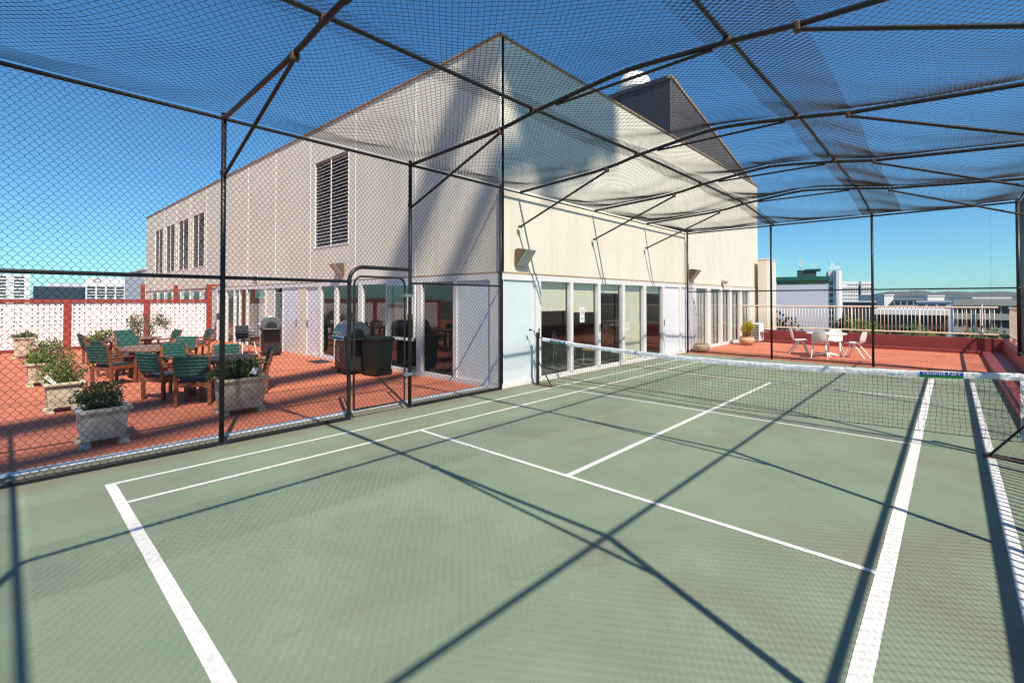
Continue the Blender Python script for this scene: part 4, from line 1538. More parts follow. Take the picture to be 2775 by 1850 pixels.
# ------------------------------------------------------------------ timber dining sets
def make_chair():
    t = thing('garden_armchair', (0, 0, 0))
    L_, D_ = 0.25, 0.25
    for sx in (-1, 1):
        MB().box(sx * L_ - 0.027, sx * L_ + 0.027, -D_ - 0.022, -D_ + 0.022, 0, 0.60).build('leg', M['timber'], t, bevel=0.005)
        mb = MB()
        mb.add([(sx * L_ - 0.027, D_ - 0.025, 0), (sx * L_ + 0.027, D_ - 0.025, 0), (sx * L_ + 0.027, D_ + 0.03, 0), (sx * L_ - 0.027, D_ + 0.03, 0),
                (sx * L_ - 0.027, D_ - 0.01, 0.45), (sx * L_ + 0.027, D_ - 0.01, 0.45), (sx * L_ + 0.027, D_ + 0.045, 0.45), (sx * L_ - 0.027, D_ + 0.045, 0.45),
                (sx * L_ - 0.024, D_ + 0.09, 0.86), (sx * L_ + 0.024, D_ + 0.09, 0.86), (sx * L_ + 0.024, D_ + 0.13, 0.86), (sx * L_ - 0.024, D_ + 0.13, 0.86)],
               [(3, 2, 1, 0), (0, 1, 5, 4), (1, 2, 6, 5), (2, 3, 7, 6), (3, 0, 4, 7), (4, 5, 9, 8), (5, 6, 10, 9), (6, 7, 11, 10), (7, 4, 8, 11), (8, 9, 10, 11)])
        mb.build('leg', M['timber'], t, bevel=0.005)
        MB().box(sx * L_ - 0.038, sx * L_ + 0.038, -D_ - 0.045, D_ + 0.055, 0.602, 0.63).build('armrest', M['timber'], t, bevel=0.008)
        MB().box(sx * L_ - 0.02, sx * L_ + 0.02, -D_ + 0.024, D_ - 0.02, 0.36, 0.43).build('side_rail', M['timber'], t)
    MB().box(-L_ + 0.03, L_ - 0.03, -D_ - 0.015, -D_ + 0.015, 0.36, 0.43).build('front_rail', M['timber'], t)
    MB().box(-L_ + 0.03, L_ - 0.03, D_ - 0.012, D_ + 0.02, 0.34, 0.41).build('back_rail', M['timber'], t)
    for k in range(6):
        MB().box(-L_ + 0.03, L_ - 0.03, -D_ + 0.03 + k * 0.075, -D_ + 0.085 + k * 0.075, 0.415, 0.432).build('seat_slat', M['timber'], t)
    MB().box(-0.225, 0.225, -0.235, 0.20, 0.434, 0.475).build('seat_cushion', M['seatpad'], t, bevel=0.015)
    # ribbed canvas back: rolls one over the other
    prof = []
    n = 6
    for k in range(n * 6 + 1):
        u = k / (n * 6)
        prof.append((0.012 * abs(math.sin(u * n * math.pi)) + 0.006, u))
    vs, fs = [], []
    for side in (-1, 1):
        for sx in (-0.245, 0.245):
            for th, u in prof:
                z = 0.53 + 0.37 * u
                yb = D_ + 0.03 + 0.11 * (z - 0.45) / 0.41
                vs.append((sx, yb + side * (th + 0.006), z))
    m = len(prof)
    for s in (0, 1):
        for k in range(m - 1):
            a = s * 2 * m + k
            q = (a, a + m, a + m + 1, a + 1)
            fs.append(q)
    for c0 in (0, 1):
        for k in range(m - 1):
            fs.append((c0 * m + k, c0 * m + k + 1, 2 * m + c0 * m + k + 1, 2 * m + c0 * m + k))
    fs.append((0, m, 3 * m, 2 * m))
    fs.append((m - 1, 2 * m - 1, 4 * m - 1, 3 * m - 1))
    MB().add(vs, fs).build('back_cushion', M['cushion'], t)
    return t


ch0 = make_chair()
used = [False]


def chair(x, y, rz, label, group):
    if not used[0]:
        c = ch0
        used[0] = True
    else:
        c = copy_tree(ch0)
    c.scale = (0.96, 0.96, 0.93)
    c.location = (x, y, -0.002)
    c.rotation_euler = (0, 0, rz)
    tag(c, label, 'chair', group)
    return c


def garden_table(loc, a, b, label):
    t = thing('garden_table', loc, 0, label, 'table')
    t.scale = (1, 1, 0.94)
    # slatted oval top: boards across
    nb = 9
    for k in range(nb):
        x0 = -a + 2 * a * k / nb + 0.004
        x1 = -a + 2 * a * (k + 1) / nb - 0.004
        def yy_(x):
            return b * math.sqrt(max(0.0, 1 - min(1, abs(x) / a) ** 2.4))
        xs_ = np.linspace(x0, x1, 5)
        poly = [(x, yy_(x)) for x in xs_] + [(x, -yy_(x)) for x in xs_[::-1]]
        MB().prism(poly, 'z', 0.70, 0.73).build('board', M['timberg'], t)
    for s in (-1, 1):
        MB().box(-a * 0.7, a * 0.7, s * b * 0.5 - 0.03, s * b * 0.5 + 0.03, 0.64, 0.699).build('bearer', M['timber'], t)
        for q in (-1, 1):
            MB().box(q * a * 0.5 - 0.035, q * a * 0.5 + 0.035, s * b * 0.5 - 0.036, s * b * 0.5 + 0.036, 0, 0.639).build('leg', M['timber'], t, bevel=0.005)
        MB().box(-a * 0.5 + 0.036, a * 0.5 - 0.036, s * b * 0.5 - 0.02, s * b * 0.5 + 0.02, 0.28, 0.35).build('stretcher', M['timber'], t)
    return t


garden_table((2.72, 9.95, 0), 0.66, 0.52, 'weathered timber dining table behind the long stone trough')
garden_table((2.22, 13.2, 0), 0.50, 0.85, 'weathered oval timber dining table in the middle of the terrace')
garden_table((2.5, 16.9, 0), 0.62, 0.50, 'weathered timber dining table in front of the wispy shrub')
G1, G2, G3 = 'armchairs at the table behind the trough', 'armchairs at the middle table', 'armchairs at the far table'
PI = math.pi
CHAIRS = (
    (2.26, 9.40, PI - 0.5, 'its back turned to the fence, left of the stone trough', G1),
    (2.02, 10.35, PI / 2 + 0.45, 'at the planter side of the table behind the trough', G1),
    (2.57, 11.85, 0.25, 'between the trough table and the middle table', G1),
    (3.1, 10.62, -0.12, 'facing the stone trough from across its table', G1),
    (3.22, 9.8, -PI / 2 - 0.25, 'at the barbecue side of the table behind the trough', G1),
    (1.58, 12.75, PI / 2 + 0.55, 'standing nearest the flowering planters at the middle table', G2),
    (1.78, 14.1, PI / 2 + 0.25, 'at the far planter corner of the middle table', G2),
    (2.16, 15.0, 0.0, 'at the head of the middle table before the far table', G2),
    (2.95, 13.75, -0.55, 'at the building side of the middle table', G2),
    (1.78, 17.3, PI / 2 + 0.1, 'at the planter side of the far table', G3),
    (4.1, 17.2, -PI / 2 + 0.1, 'standing apart near the far barbecue', G3),
    (3.3, 17.4, -PI / 2 + 0.2, 'at the building side of the far table', G3),
    (2.53, 18.1, 0.05, 'directly in front of the wispy shrub', G3))
for cx_, cy_, rz_, lb_, gr_ in CHAIRS:
    chair(cx_, cy_, rz_, 'green backed timber armchair ' + lb_, gr_)


# ------------------------------------------------------------------ barbecues, bin, mat
def barbecue(loc, rz, label):
    """front faces local -x; hood runs along y"""
    t = thing('gas_barbecue', loc, rz, label, 'barbecue', 'hooded gas barbecues against the building')
    MB().box(-0.26, 0.26, -0.36, 0.36, 0.09, 0.80).build('cart', M['bbqbody'], t, bevel=0.02)
    for s in (-1, 1):
        MB().box(-0.278, -0.262, s * 0.175 - 0.165, s * 0.175 + 0.165, 0.14, 0.74).build('door', M['bbqbody'], t, bevel=0.006)
        MB().tube([(-0.285, s * 0.045, 0.30), (-0.315, s * 0.045, 0.32), (-0.315, s * 0.045, 0.62), (-0.285, s * 0.045, 0.64)], 0.009, 8).build('door_handle', M['chrome'], t, True)
        MB().box(-0.25, 0.22, s * 0.53 - 0.16, s * 0.53 + 0.16, 0.82, 0.865).build('side_shelf', M['blackm'], t, bevel=0.012)
        for q in (-1, 1):
            MB().tube([(q * 0.2, s * 0.30 - 0.02, 0.045), (q * 0.2, s * 0.30 + 0.02, 0.045)], 0.045, 12).build('castor', M['blackm'], t, True)
    MB().box(-0.31, 0.27, -0.38, 0.38, 0.80, 0.90).build('burner_box', M['blackm'], t, bevel=0.015)
    MB().prism([(-0.312, 0.80), (-0.36, 0.815), (-0.335, 0.90), (-0.312, 0.90)], 'y', -0.37, 0.37).build('control_panel', M['chrome'], t, bevel=0.004)
    for k in range(5):
        MB().tube([(-0.345, -0.28 + 0.14 * k, 0.858), (-0.385, -0.28 + 0.14 * k, 0.850)], 0.022, 12).build('knob', M['blackm'], t, True)
    poly = [(0.27, 0.902)] + [(0.0 + 0.29 * math.cos(a), 0.93 + 0.31 * math.sin(a)) for a in np.linspace(0.05, math.pi * 0.93, 16)] + [(-0.30, 0.902)]
    MB().prism(poly, 'y', -0.30, 0.30).build('hood', M['hood'], t)
    for s in (-1, 1):
        MB().prism([(p[0] * 1.04, 0.902 + (p[1] - 0.902) * 1.03) for p in poly], 'y', s * 0.345 - 0.043, s * 0.345 + 0.043).build('hood_end', M['hood'], t, bevel=0.02)
        ip = [(p[0] * 0.55, 0.905 + (p[1] - 0.902) * 0.5) for p in poly]
        MB().prism(ip, 'y', s * 0.389, s * 0.392).build('end_recess', M['bbqbody'], t)
    MB().tube([(-0.30, -0.26, 0.985), (-0.36, -0.24, 0.99), (-0.36, 0.24, 0.99), (-0.30, 0.26, 0.985)], 0.013, 8).build('hood_handle', M['chrome'], t, True)
    return t


barbecue((5.83, 15.95, 0), -0.30, 'hooded steel gas barbecue beside the narrow black vent')
barbecue((5.72, 10.6, 0), -0.12, 'hooded steel gas barbecue beside the dark green bin')
t = thing('wheelie_bin', (5.95, 9.82, 0), 0.15, 'dark green wheeled rubbish bin tucked beside the barbecue', 'bin')
b = MB()
b.rings([(0.20, 0.22, 0.03), (0.215, 0.235, 0.10), (0.25, 0.275, 0.80), (0.265, 0.29, 0.83)])
b.build('tub', M['bin'], t, bevel=0.02)
MB().rings([(0.28, 0.305, 0.83), (0.28, 0.305, 0.855), (0.22, 0.24, 0.90)]).build('lid', M['bin'], t, bevel=0.015)
for s in (-1, 1):
    MB().tube([(0.19, s * 0.2 - 0.025, 0.075), (0.19, s * 0.2 + 0.025, 0.075)], 0.075, 14).build('wheel', M['rubber'], t, True)
MB().tube([(0.27, -0.2, 0.84), (0.32, -0.2, 0.86), (0.32, 0.2, 0.86), (0.27, 0.2, 0.84)], 0.014, 8).build('handle', M['bin'], t, True)
t = MB().box(-0.22, 0.22, -0.34, 0.34, 0, 0.012).build('door_mat', M['rubber'], None, bevel=0.004, loc=(6.12, 13.15, -0.003))
tag(t, 'black rubber mat on the red tiles outside the white door', 'mat')
t = thing('stacked_chairs', (5.35, 16.75, 0), 0.2, 'short stack of dark chairs on pale legs behind the far barbecue', 'chair stack')
for k in range(4):
    mb = MB()
    mb.box(-0.22, 0.22, -0.2, 0.2, 0.42 + 0.085 * k, 0.445 + 0.085 * k)
    mb.cbox((0, 0.22, 0.56 + 0.085 * k), (0.42, 0.02, 0.20), Matrix.Rotation(-0.2, 3, 'X'))
    mb.build('seat_shell', M['fdark'], t, bevel=0.006)
for sx in (-1, 1):
    for sy in (-1, 1):
        MB().tube([(sx * 0.18, sy * 0.16, 0.43), (sx * 0.23, sy * 0.22, 0)], 0.015, 8).build('leg', M['plastic'], t, True)

# ------------------------------------------------------------------ white block wall at the end of the terrace
bw = thing('breeze_block_wall', (1.5, 22.6, 0), 0, 'white pierced block screen wall framed by red posts and top rail', 'screen wall')
WY = 22.6
posts = [-5.2, -3.0, -0.75, 1.51, 3.73, 5.80]
PT = 0.135
for a, b in zip(posts[:-1], posts[1:]):
    x0, x1 = a + 0.1, b - 0.1
    nx = int((x1 - x0) / PT)
    px = (x1 - x0) / nx
    nzv = 11
    pz = 1.52 / nzv
    mb = MB()
    # horizontal and vertical webs leave real square holes
    web = 0.093
    for k in range(nx + 1):
        xc = x0 + k * px
        lo, hi = max(x0, xc - web / 2), min(x1, xc + web / 2)
        mb.box(lo, hi, WY - 0.05, WY + 0.05, 0.12, 1.64)
    for k in range(nzv + 1):
        zc = 0.12 + k * pz
        lo, hi = max(0.12, zc - web / 2), min(1.64, zc + web / 2)
        for q in range(nx):
            mb.box(x0 + q * px + web / 2, x0 + (q + 1) * px - web / 2, WY - 0.048, WY + 0.048, lo, hi)
    mb.build('block_panel', M['breeze'], bw, world=True)
    MB().box(x0, x1, WY - 0.06, WY + 0.06, -0.05, 0.119).build('plinth', M['redwall'], bw, world=True)
for x in posts:
    top = 2.32 if x > 5 else 1.655
    MB().box(x - 0.095, x + 0.095, WY - 0.09, WY + 0.09, -0.05, top).build('post', M['redsteel'], bw, world=True)
MB().box(-5.3, 5.7, WY - 0.095, WY + 0.095, 1.656, 1.765).build('top_rail', M['redsteel'], bw, world=True)
MB().box(5.72, 6.42, WY - 0.08, WY + 0.08, 2.322, 2.40).build('top_rail', M['redsteel'], bw, world=True)
t = thing('red_frame', (4.9, 26.0, 0), 0, 'red steel pergola frame behind the pierced wall beside the building', 'frame')
for x in (4.15, 5.35):
    MB().box(x - 0.07, x + 0.07, 25.9, 26.04, -0.1, 2.42).build('post', M['redsteel'], t, world=True)
structure(slab('terrace_back', -14, 6.4, 23.6, 40, -0.3, -0.008, M['terrace']))
# low lean-to behind the end of the building
t = thing('annex', (7.0, 40.5, 0), 0, 'low pale grey annexe beyond the end of the cream wall', 'building')
MB().box(6.25, 12, 38.6, 46, -0.3, 3.72).build('wall', M['fgrey'], t, world=True)
MB().box(6.2, 12.1, 38.5, 46.1, 3.72, 3.8).build('roof', M['joint'], t, world=True)
# clerestory windows of the building seen over the block wall
for k in range(7):
    v0 = 18.0 + k * 1.7
    mb = MB()
    lbox(mb, v0, v0 + 1.0, 1.2, 2.15, 0.001, 0.02)
    wn = mb.build('window', M['fglass'], bl)
    for q in (v0 - 0.08, v0 + 1.0):
        fm = MB()
        lbox(fm, q, q + 0.08, 1.12, 2.2, 0.001, 0.03)
        fm.build('window_frame', M['white'], wn)

# ------------------------------------------------------------------ far terrace furniture
def plastic_chair(loc, rz, label):
    """faces local -y"""
    t = thing('plastic_chair', loc, rz, label, 'chair', 'white plastic chairs round the pedestal table')
    vs, fs = [], []
    path = [(-0.22, 0.435), (-0.16, 0.45), (0.0, 0.44), (0.14, 0.435), (0.20, 0.47), (0.235, 0.56), (0.26, 0.68), (0.29, 0.80)]
    wid = [0.19, 0.20, 0.205, 0.20, 0.195, 0.20, 0.195, 0.15]
    n = len(path)
    for th in (0.0, 0.016):
        for (y, z), wv in zip(path, wid):
            for k in range(5):
                u = -1 + k * 0.5
                vs.append((u * wv, y - (0.03 * u * u if z > 0.5 else 0), z + (0.02 * u * u if z < 0.5 else 0) - (th if z < 0.5 else 0) + 0.0))
                if z >= 0.5 and th:
                    vs[-1] = (vs[-1][0], vs[-1][1] + th, vs[-1][2])
    m = n * 5
    for s in (0, 1):
        for i in range(n - 1):
            for k in range(4):
                a = s * m + i * 5 + k
                fs.append((a, a + 1, a + 6, a + 5))
    for i in range(n - 1):
        for k in (0, 4):
            a = i * 5 + k
            fs.append((a, a + 5, a + 5 + m, a + m))
    for i in (0, n - 1):
        for k in range(4):
            a = i * 5 + k
            fs.append((a, a + 1, a + 1 + m, a + m))
    MB().add(vs, fs).build('seat_shell', M['plastic'], t, True)
    for sx in (-1, 1):
        MB().tube([(sx * 0.15, -0.05, 0.43), (sx * 0.20, -0.24, 0.0)], [0.024, 0.017], 8).build('leg', M['plastic'], t, True)
        MB().tube([(sx * 0.15, 0.02, 0.43), (sx * 0.21, 0.33, 0.0)], [0.024, 0.017], 8).build('leg', M['plastic'], t, True)
    return t


t = thing('pedestal_table', (17.45, 2.85, 0), 0, 'round white plastic pedestal table on the tiled end terrace', 'table')
MB().lathe([(0, 0.69), (0.50, 0.69), (0.535, 0.695), (0.54, 0.715), (0.53, 0.725), (0, 0.728)], 32).build('tabletop', M['plastic'], t, True)
MB().lathe([(0.055, 0.05), (0.04, 0.2), (0.04, 0.5), (0.09, 0.69)], 16).build('column', M['plastic'], t, True)
for k in range(4):
    a = k * PI / 2 + 0.4
    MB().tube([(0.03 * math.cos(a), 0.03 * math.sin(a), 0.09), (0.36 * math.cos(a), 0.36 * math.sin(a), 0.02)], [0.045, 0.025], 8).build('foot', M['plastic'], t, True)
plastic_chair((17.72, 3.62, 0), 0.35, 'white plastic chair on the building side of the pedestal table')
plastic_chair((17.62, 2.15, 0), PI - 0.25, 'white plastic chair on the railing side of the pedestal table')
plastic_chair((16.85, 2.93, 0), PI / 2 + 0.15, 'white plastic chair with its back to the chain link fence')
plastic_chair((18.15, 2.75, 0), -PI / 2, 'white plastic chair behind the pedestal table facing the court')

t = thing('air_conditioner', (21.35, 5.9, 0), 0.0, 'white outdoor air conditioning unit with dark louvred side', 'air conditioner')
MB().box(-0.30, 0.30, -0.16, 0.16, 0.06, 0.78).build('casing', M['plastic'], t, bevel=0.015)
for s in (-1, 1):
    MB().box(s * 0.22 - 0.03, s * 0.22 + 0.03, -0.15, 0.15, 0, 0.06).build('foot', M['galv'], t)
MB().box(-0.304, -0.301, -0.13, 0.13, 0.10, 0.74).build('grille', M['fdark'], t)
for k in range(9):
    MB().box(-0.315, -0.3045, -0.13, 0.13, 0.135 + k * 0.07, 0.150 + k * 0.07).build('grille_bar', M['plastic'], t)
MB().box(-0.316, -0.3046, -0.01, 0.01, 0.10, 0.74).build('grille_bar', M['plastic'], t)
MB().lathe([(0.22, -0.005), (0.24, 0.0), (0.22, 0.005), (0.05, 0.008), (0, 0.008)], 24).build('fan_guard', M['galv'], t, True, loc=(0.0, -0.168, 0.44))
t.children[-1].rotation_euler = (math.pi / 2, 0, 0)

t = thing('round_pot', (15.98, 6.15, -0.004), 0, 'squat empty clay pot outside the far fence corner', 'pot')
MB().lathe([(0.13, 0), (0.22, 0.05), (0.27, 0.15), (0.26, 0.23), (0.20, 0.28), (0.22, 0.30), (0.19, 0.30), (0.18, 0.27)], 24).build('bowl', M['stone'], t, True)
t = thing('round_pot', (19.75, 5.85, -0.004), 0, 'round clay pot holding the yellow green bush', 'pot')
MB().lathe([(0.15, 0), (0.24, 0.06), (0.285, 0.17), (0.28, 0.25), (0.24, 0.31), (0.26, 0.33), (0.23, 0.33), (0.21, 0.29)], 24).build('bowl', mat('terracotta_pot', (0.55, 0.37, 0.22), 0.8, var=0.15, scale=6), t, True)
bush((19.75, 5.85, 0.28), 'yellow green bush in a round clay pot', 'leafy', 1300, (0.28, 0.28, 0.34), 0.38, 0.06, 41)

# ------------------------------------------------------------------ city to the right
D2R = math.radians


def polar(az, d):
    return d * math.cos(D2R(az)), d * math.sin(D2R(az))


def far_block(name, az0, az1, d, ztop, depth, m, label, rz=None):
    """box whose near face spans the two bearings at distance d; local x across (az1 side to az0 side), y away"""
    x0, y0 = polar(az0, d)
    x1, y1 = polar(az1, d)
    wd = math.hypot(x1 - x0, y1 - y0)
    t = thing(name, ((x0 + x1) / 2, (y0 + y1) / 2, -27), 0, label, 'building')
    # local x axis runs to the viewer's right, y away from the viewer
    ang = math.atan2(y0 - y1, x0 - x1)
    t.rotation_euler = (0, 0, ang)
    return t, wd, ztop + 27


def zs(slope, d):
    return EYE + slope * d


# white building with green roof edge: broad face towards the court
d = 150.0
t, W_, H_ = far_block('office_building', 9.08, 13.75, d, zs(0.0287, d), 14, None, 'pale grey windowless office block with green roof fascia and antennas')
Z0 = H_
MB().box(-W_ / 2, W_ / 2, 0, 14, 0, Z0).build('wall', M['fgrey'], t)
zf0, zf1 = zs(0.0345, d) + 27, zs(0.0418, d) + 27
MB().box(-W_ / 2 + 0.4, W_ / 2 - 0.2, 0.3, 13.6, Z0, zf0).build('attic_wall', M['fochre'], t)
MB().box(-W_ / 2 - 0.2, W_ / 2 + 0.3, -0.5, 14.2, zf0, zf1).build('roof_fascia', M['fgreen'], t)
for k in range(7):
    x0 = -W_ / 2 + 0.45 + k * 0.78
    MB().box(x0, x0 + 0.66, 0.2, 0.35, Z0 + 0.12, zf0 - 0.08).build('window', M['fglass'], t)
zb1 = zs(0.0545, d) + 27
MB().box(-0.9, 3.6, 3, 10, zf1, zb1).build('plant_room', M['fdgreen'], t)
MB().box(0.9, 4.6, 2.6, 10.4, zb1 - 0.1, zb1 + 0.25).build('plant_roof', M['fgreen'], t)
# stair tower with rounded front on the right end
tx0, tx1 = W_ / 2 + 0.05, W_ / 2 + 3.0
zt_ = zs(0.051, d) + 27
poly = [(tx0, 12), (tx0, 0.4), (tx0 + 1.0, 0.35), (tx0 + 1.2, -0.4), (tx0 + 1.7, -0.75), (tx0 + 2.3, -0.75), (tx0 + 2.8, -0.4), (tx1, 0.3), (tx1, 12)]
MB().prism(poly, 'z', 0, zt_).build('stair_tower', M['fwhite'], t)
for k in range(8):
    zc = zs(0.026, d) + 27 - k * 1.55
    MB().box(tx0 + 0.12, tx0 + 0.95, 0.25, 0.385, zc, zc + 1.0).build('window', M['fblue'] if k % 2 else M['exitgreen'], t)
for k, (xx, hh) in enumerate(((-0.2, 3.2), (0.1, 2.2), (2.6, 1.6), (2.9, 1.2))):
    MB().tube([(xx, 2.8, zb1), (xx, 2.8, zb1 + hh)], 0.05, 6).build('antenna_mast', M['galv'], t)
    MB().box(xx - 0.16, xx + 0.16, 2.6, 2.75, zb1 + hh * 0.35, zb1 + hh).build('antenna_panel', M['fwhite'], t)
for k in range(6):
    xx = tx0 + 0.35 + k * 0.42
    MB().tube([(xx, 2, zt_), (xx, 2, zt_ + 2.2)], 0.04, 6).build('antenna_mast', M['galv'], t)
    MB().box(xx - 0.13, xx + 0.13, 1.8, 1.93, zt_ + 0.5, zt_ + (2.6 if k in (1, 2) else 1.5)).build('antenna_panel', M['fwhite'], t)

# white office with square windows
d = 560.0
t, W_, H_ = far_block('office_building', 5.45, 8.1, d, zs(0.0322, d), 20, None, 'white office block with rows of small square windows')
MB().box(-W_ / 2, -W_ / 2 + W_ * 0.60, 2, 22, 0, H_).build('wall', M['fwhite'], t)
MB().box(-W_ / 2 + W_ * 0.655, W_ / 2, 0, 20, 0, H_ - 0.5).build('wall', M['fwhite'], t)
MB().box(-W_ / 2 + W_ * 0.60, -W_ / 2 + W_ * 0.655, 3, 18, 0, H_ - 4).build('stair_glazing', M['fblue'], t)
t.rotation_euler.z += D2R(22)
wm = MB().box(-0.42, 0.42, -0.06, 0.05, -0.62, 0.62).mesh('window', M['fglass'])
for r in range(6):
    for k in range(18):
        x0 = -W_ / 2 + 1.2 + k * (W_ - 2.4) / 17
        f = (x0 + W_ / 2) / W_
        if 0.585 < f < 0.675 or (f < 0.6 and r == 0 and k < 4):
            continue
        inst(wm, 'window', t, (x0, 2.0 if f < 0.6 else 0.0, H_ - 3.6 - r * 3.4))
# dark low building with pale roof edge
d = 105.0
t, W_, H_ = far_block('low_building', 0.2, 5.3, d, zs(-0.0155, d), 22, None, 'long dark clad building with a pale metal roof edge beyond the railing')
MB().box(-W_ / 2, W_ / 2, 0, 22, 0, H_ - 0.9).build('wall', M['fdark'], t)
MB().box(-W_ / 2 - 0.3, W_ / 2 + 0.3, -0.6, 22, H_ - 0.899, H_).build('roof_edge', M['fwhite'], t)
for k in range(6):
    x0 = -W_ / 2 + 0.6 + k * 1.5
    MB().box(x0, x0 + 1.1, -0.06, 0.05, H_ - 5.5, H_ - 3.4).build('window', M['fglass'], t)
MB().box(-W_ / 2, W_ / 2, -1.2, -0.02, H_ - 3.2, H_ - 3.0).build('canopy', M['fdark'], t)
# stepped beige office with long window bands
d = 150.0
t, W_, H_ = far_block('office_building', -8.0, -0.2, d, zs(0.0004, d), 30, None, 'beige office block with long dark window bands beyond the railing')
MB().box(-W_ / 2, W_ / 2, 0.6, 30, 0, H_).build('core', M['fglass'], t)
for r in range(6):
    zt_ = H_ - r * 3.15
    MB().box(-W_ / 2 - 0.1, W_ / 2 + 0.1, 0.0, 30.1, zt_ - 1.35, zt_ + (0.05 if r == 0 else 0)).build('spandrel', M['fbeige'], t)
    for k in range(14):
        x0 = -W_ / 2 + 0.2 + k * W_ / 14
        MB().box(x0, x0 + 0.22, 0.35, 0.65, zt_ - 3.14, zt_ - 1.36).build('mullion', M['fbeige'], t)
MB().tube([(-W_ / 2 + 4.6, -0.4, 0), (-W_ / 2 + 4.6, -0.4, H_ - 1.0)], 0.16, 8).build('downpipe', M['fwhite'], t)
# mid distance low roofs
for (az0, az1, d, s1, s0, m, lab) in ((0.31, 1.64, 300, 0.0073, -0.02, 'fwhite', 'blank white warehouse box in the middle distance'),
                                      (1.68, 2.15, 305, 0.0045, -0.02, 'fwhite', 'small white roof box next to the blank warehouse'),
                                      (1.9, 3.9, 260, 0.0022, -0.02, 'fbeige', 'low beige flat roofed shed in the middle distance'),
                                      (3.9, 4.7, 270, 0.009, -0.02, 'fwhite', 'pale stair tower above the flat roofs'),
                                      (0.0, 2.3, 210, -0.0012, -0.02, 'fgrey', 'long grey roof with dark clerestory strip'),
                                      (5.3, 7.9, 230, -0.002, -0.03, 'fdark', 'dark brown building with curved pale roof edge'),
                                      (13.6, 15.5, 420, 0.011, -0.02, 'fgrey', 'grey and white buildings behind the plain grey block'),
                                      (-3.9, -1.2, 340, 0.004, -0.02, 'fwhite', 'pale flat roofed sheds below the hills'),
                                      (-7.0, -4.2, 420, 0.003, -0.02, 'fbeige', 'long beige shed below the hills')):
    t, W_, H_ = far_block('low_building', az0, az1, d, zs(s1, d), 20, None, lab)
    if m == 'fwhite':
        t.rotation_euler.z += D2R(32)
    MB().box(-W_ / 2, W_ / 2, 0, 18, 0, H_ - 0.5).build('wall', M[m], t)
    MB().box(-W_ / 2 - 0.2, W_ / 2 + 0.2, -0.3, 18.2, H_ - 0.499, H_).build('roof', M['fwhite' if m == 'fdark' else m], t)
    n = max(2, int(W_ / 2.2))
    if lab.startswith(('long', 'low', 'grey', 'dark')):
        for k in range(n):
            x0 = -W_ / 2 + 0.4 + k * (W_ - 0.8) / n
            MB().box(x0, x0 + (W_ - 0.8) / n * 0.72, -0.08, 0.05, H_ - 2.6, H_ - 1.2).build('window', M['fglass'], t)

# ------------------------------------------------------------------ city to the left
d = 700.0
t, W_, H_ = far_block('tower_block', 88.5, 92.5, d, zs(0.0372, d), 25, None, 'white residential tower with stacked dark balconies beyond the pierced wall')
MB().box(-W_ / 2, W_ / 2 - 2.2, 1.2, 25, 0, H_ - 1).build('core', M['fglass'], t)
MB().box(W_ / 2 - 4.2, W_ / 2, 0, 25, 0, H_).build('end_wall', M['fwhite'], t)
MB().box(-W_ / 2, W_ / 2 - 4.3, 0.2, 24, H_ - 2.2, H_ - 0.2).build('parapet', M['fwhite'], t)
for r in range(10):
    MB().box(-W_ / 2, W_ / 2 - 4.3, 0, 1.3, H_ - 5.4 - r * 3.3, H_ - 3.9 - r * 3.3).build('balcony', M['fwhite'], t)
for k in range(4):
    x0 = W_ / 2 - 17 - k * 11
    MB().box(x0, x0 + 5.5, 0.3, 1.25, 0, H_ - 2.3).build('pier', M['fwhite'], t)
t, W_, H_ = far_block('office_building', 84.9, 88.3, 760, zs(0.0202, 760), 25, None, 'dark blue glass office block between the two white towers')
MB().box(-W_ / 2, W_ / 2, 0, 25, 0, H_).build('curtain_wall', M['fnavy'], t)
MB().box(-W_ / 2 + W_ * 0.24, W_ / 2, 4, 22, H_, zs(0.0257, 760) + 27).build('roof_plant', M['fgrey'], t)
for r in range(9):
    MB().box(-W_ / 2 - 0.1, W_ / 2 + 0.1, -0.25, 0.1, H_ - 0.8 - r * 3.4, H_ - 0.3 - r * 3.4).build('transom', M['fdark'], t)
t, W_, H_ = far_block('tower_block', 81.55, 85.0, d, zs(0.0262, d), 25, None, 'white framed office tower with a grid of dark bays beyond the pierced wall')
MB().box(-W_ / 2 + 0.5, W_ / 2 - 0.5, 1.5, 25, 0, H_ - 0.5).build('core', M['fglass'], t)
MB().box(-W_ / 2, W_ / 2, 0, 25, H_ - 3.6, H_).build('crown', M['fwhite'], t)
MB().box(-W_ / 2, W_ / 2 - 8.5, 0.2, 24, H_, zs(0.0352, d) + 27).build('plant_storey', M['fwhite'], t)
for r in range(12):
    MB().box(-W_ / 2, W_ / 2, 0.5, 1.6, H_ - 7.0 - r * 3.3, H_ - 6.1 - r * 3.3).build('floor_band', M['fwhite'], t)
for k in range(6):
    x0 = -W_ / 2 + k * (W_ - 1.4) / 5
    MB().box(x0, x0 + 1.4, 0, 1.55, 0, H_ - 3.7).build('column', M['fwhite'], t)
# round emblem on the plant storey
vs, fs = [], []
n = 24
for k in range(n):
    a = 2 * PI * k / n
    vs += [(3.0 * math.cos(a), 0, 2.3 * math.sin(a)), (2.1 * math.cos(a), 0, 1.5 * math.sin(a))]
for k in range(n):
    k2 = (k + 1) % n
    fs.append((2 * k, 2 * k2, 2 * k2 + 1, 2 * k + 1))
MB().add(vs, fs).build('emblem', M['fdark'], t, loc=(-W_ / 2 + 10, 0.15, H_ + 3.0))


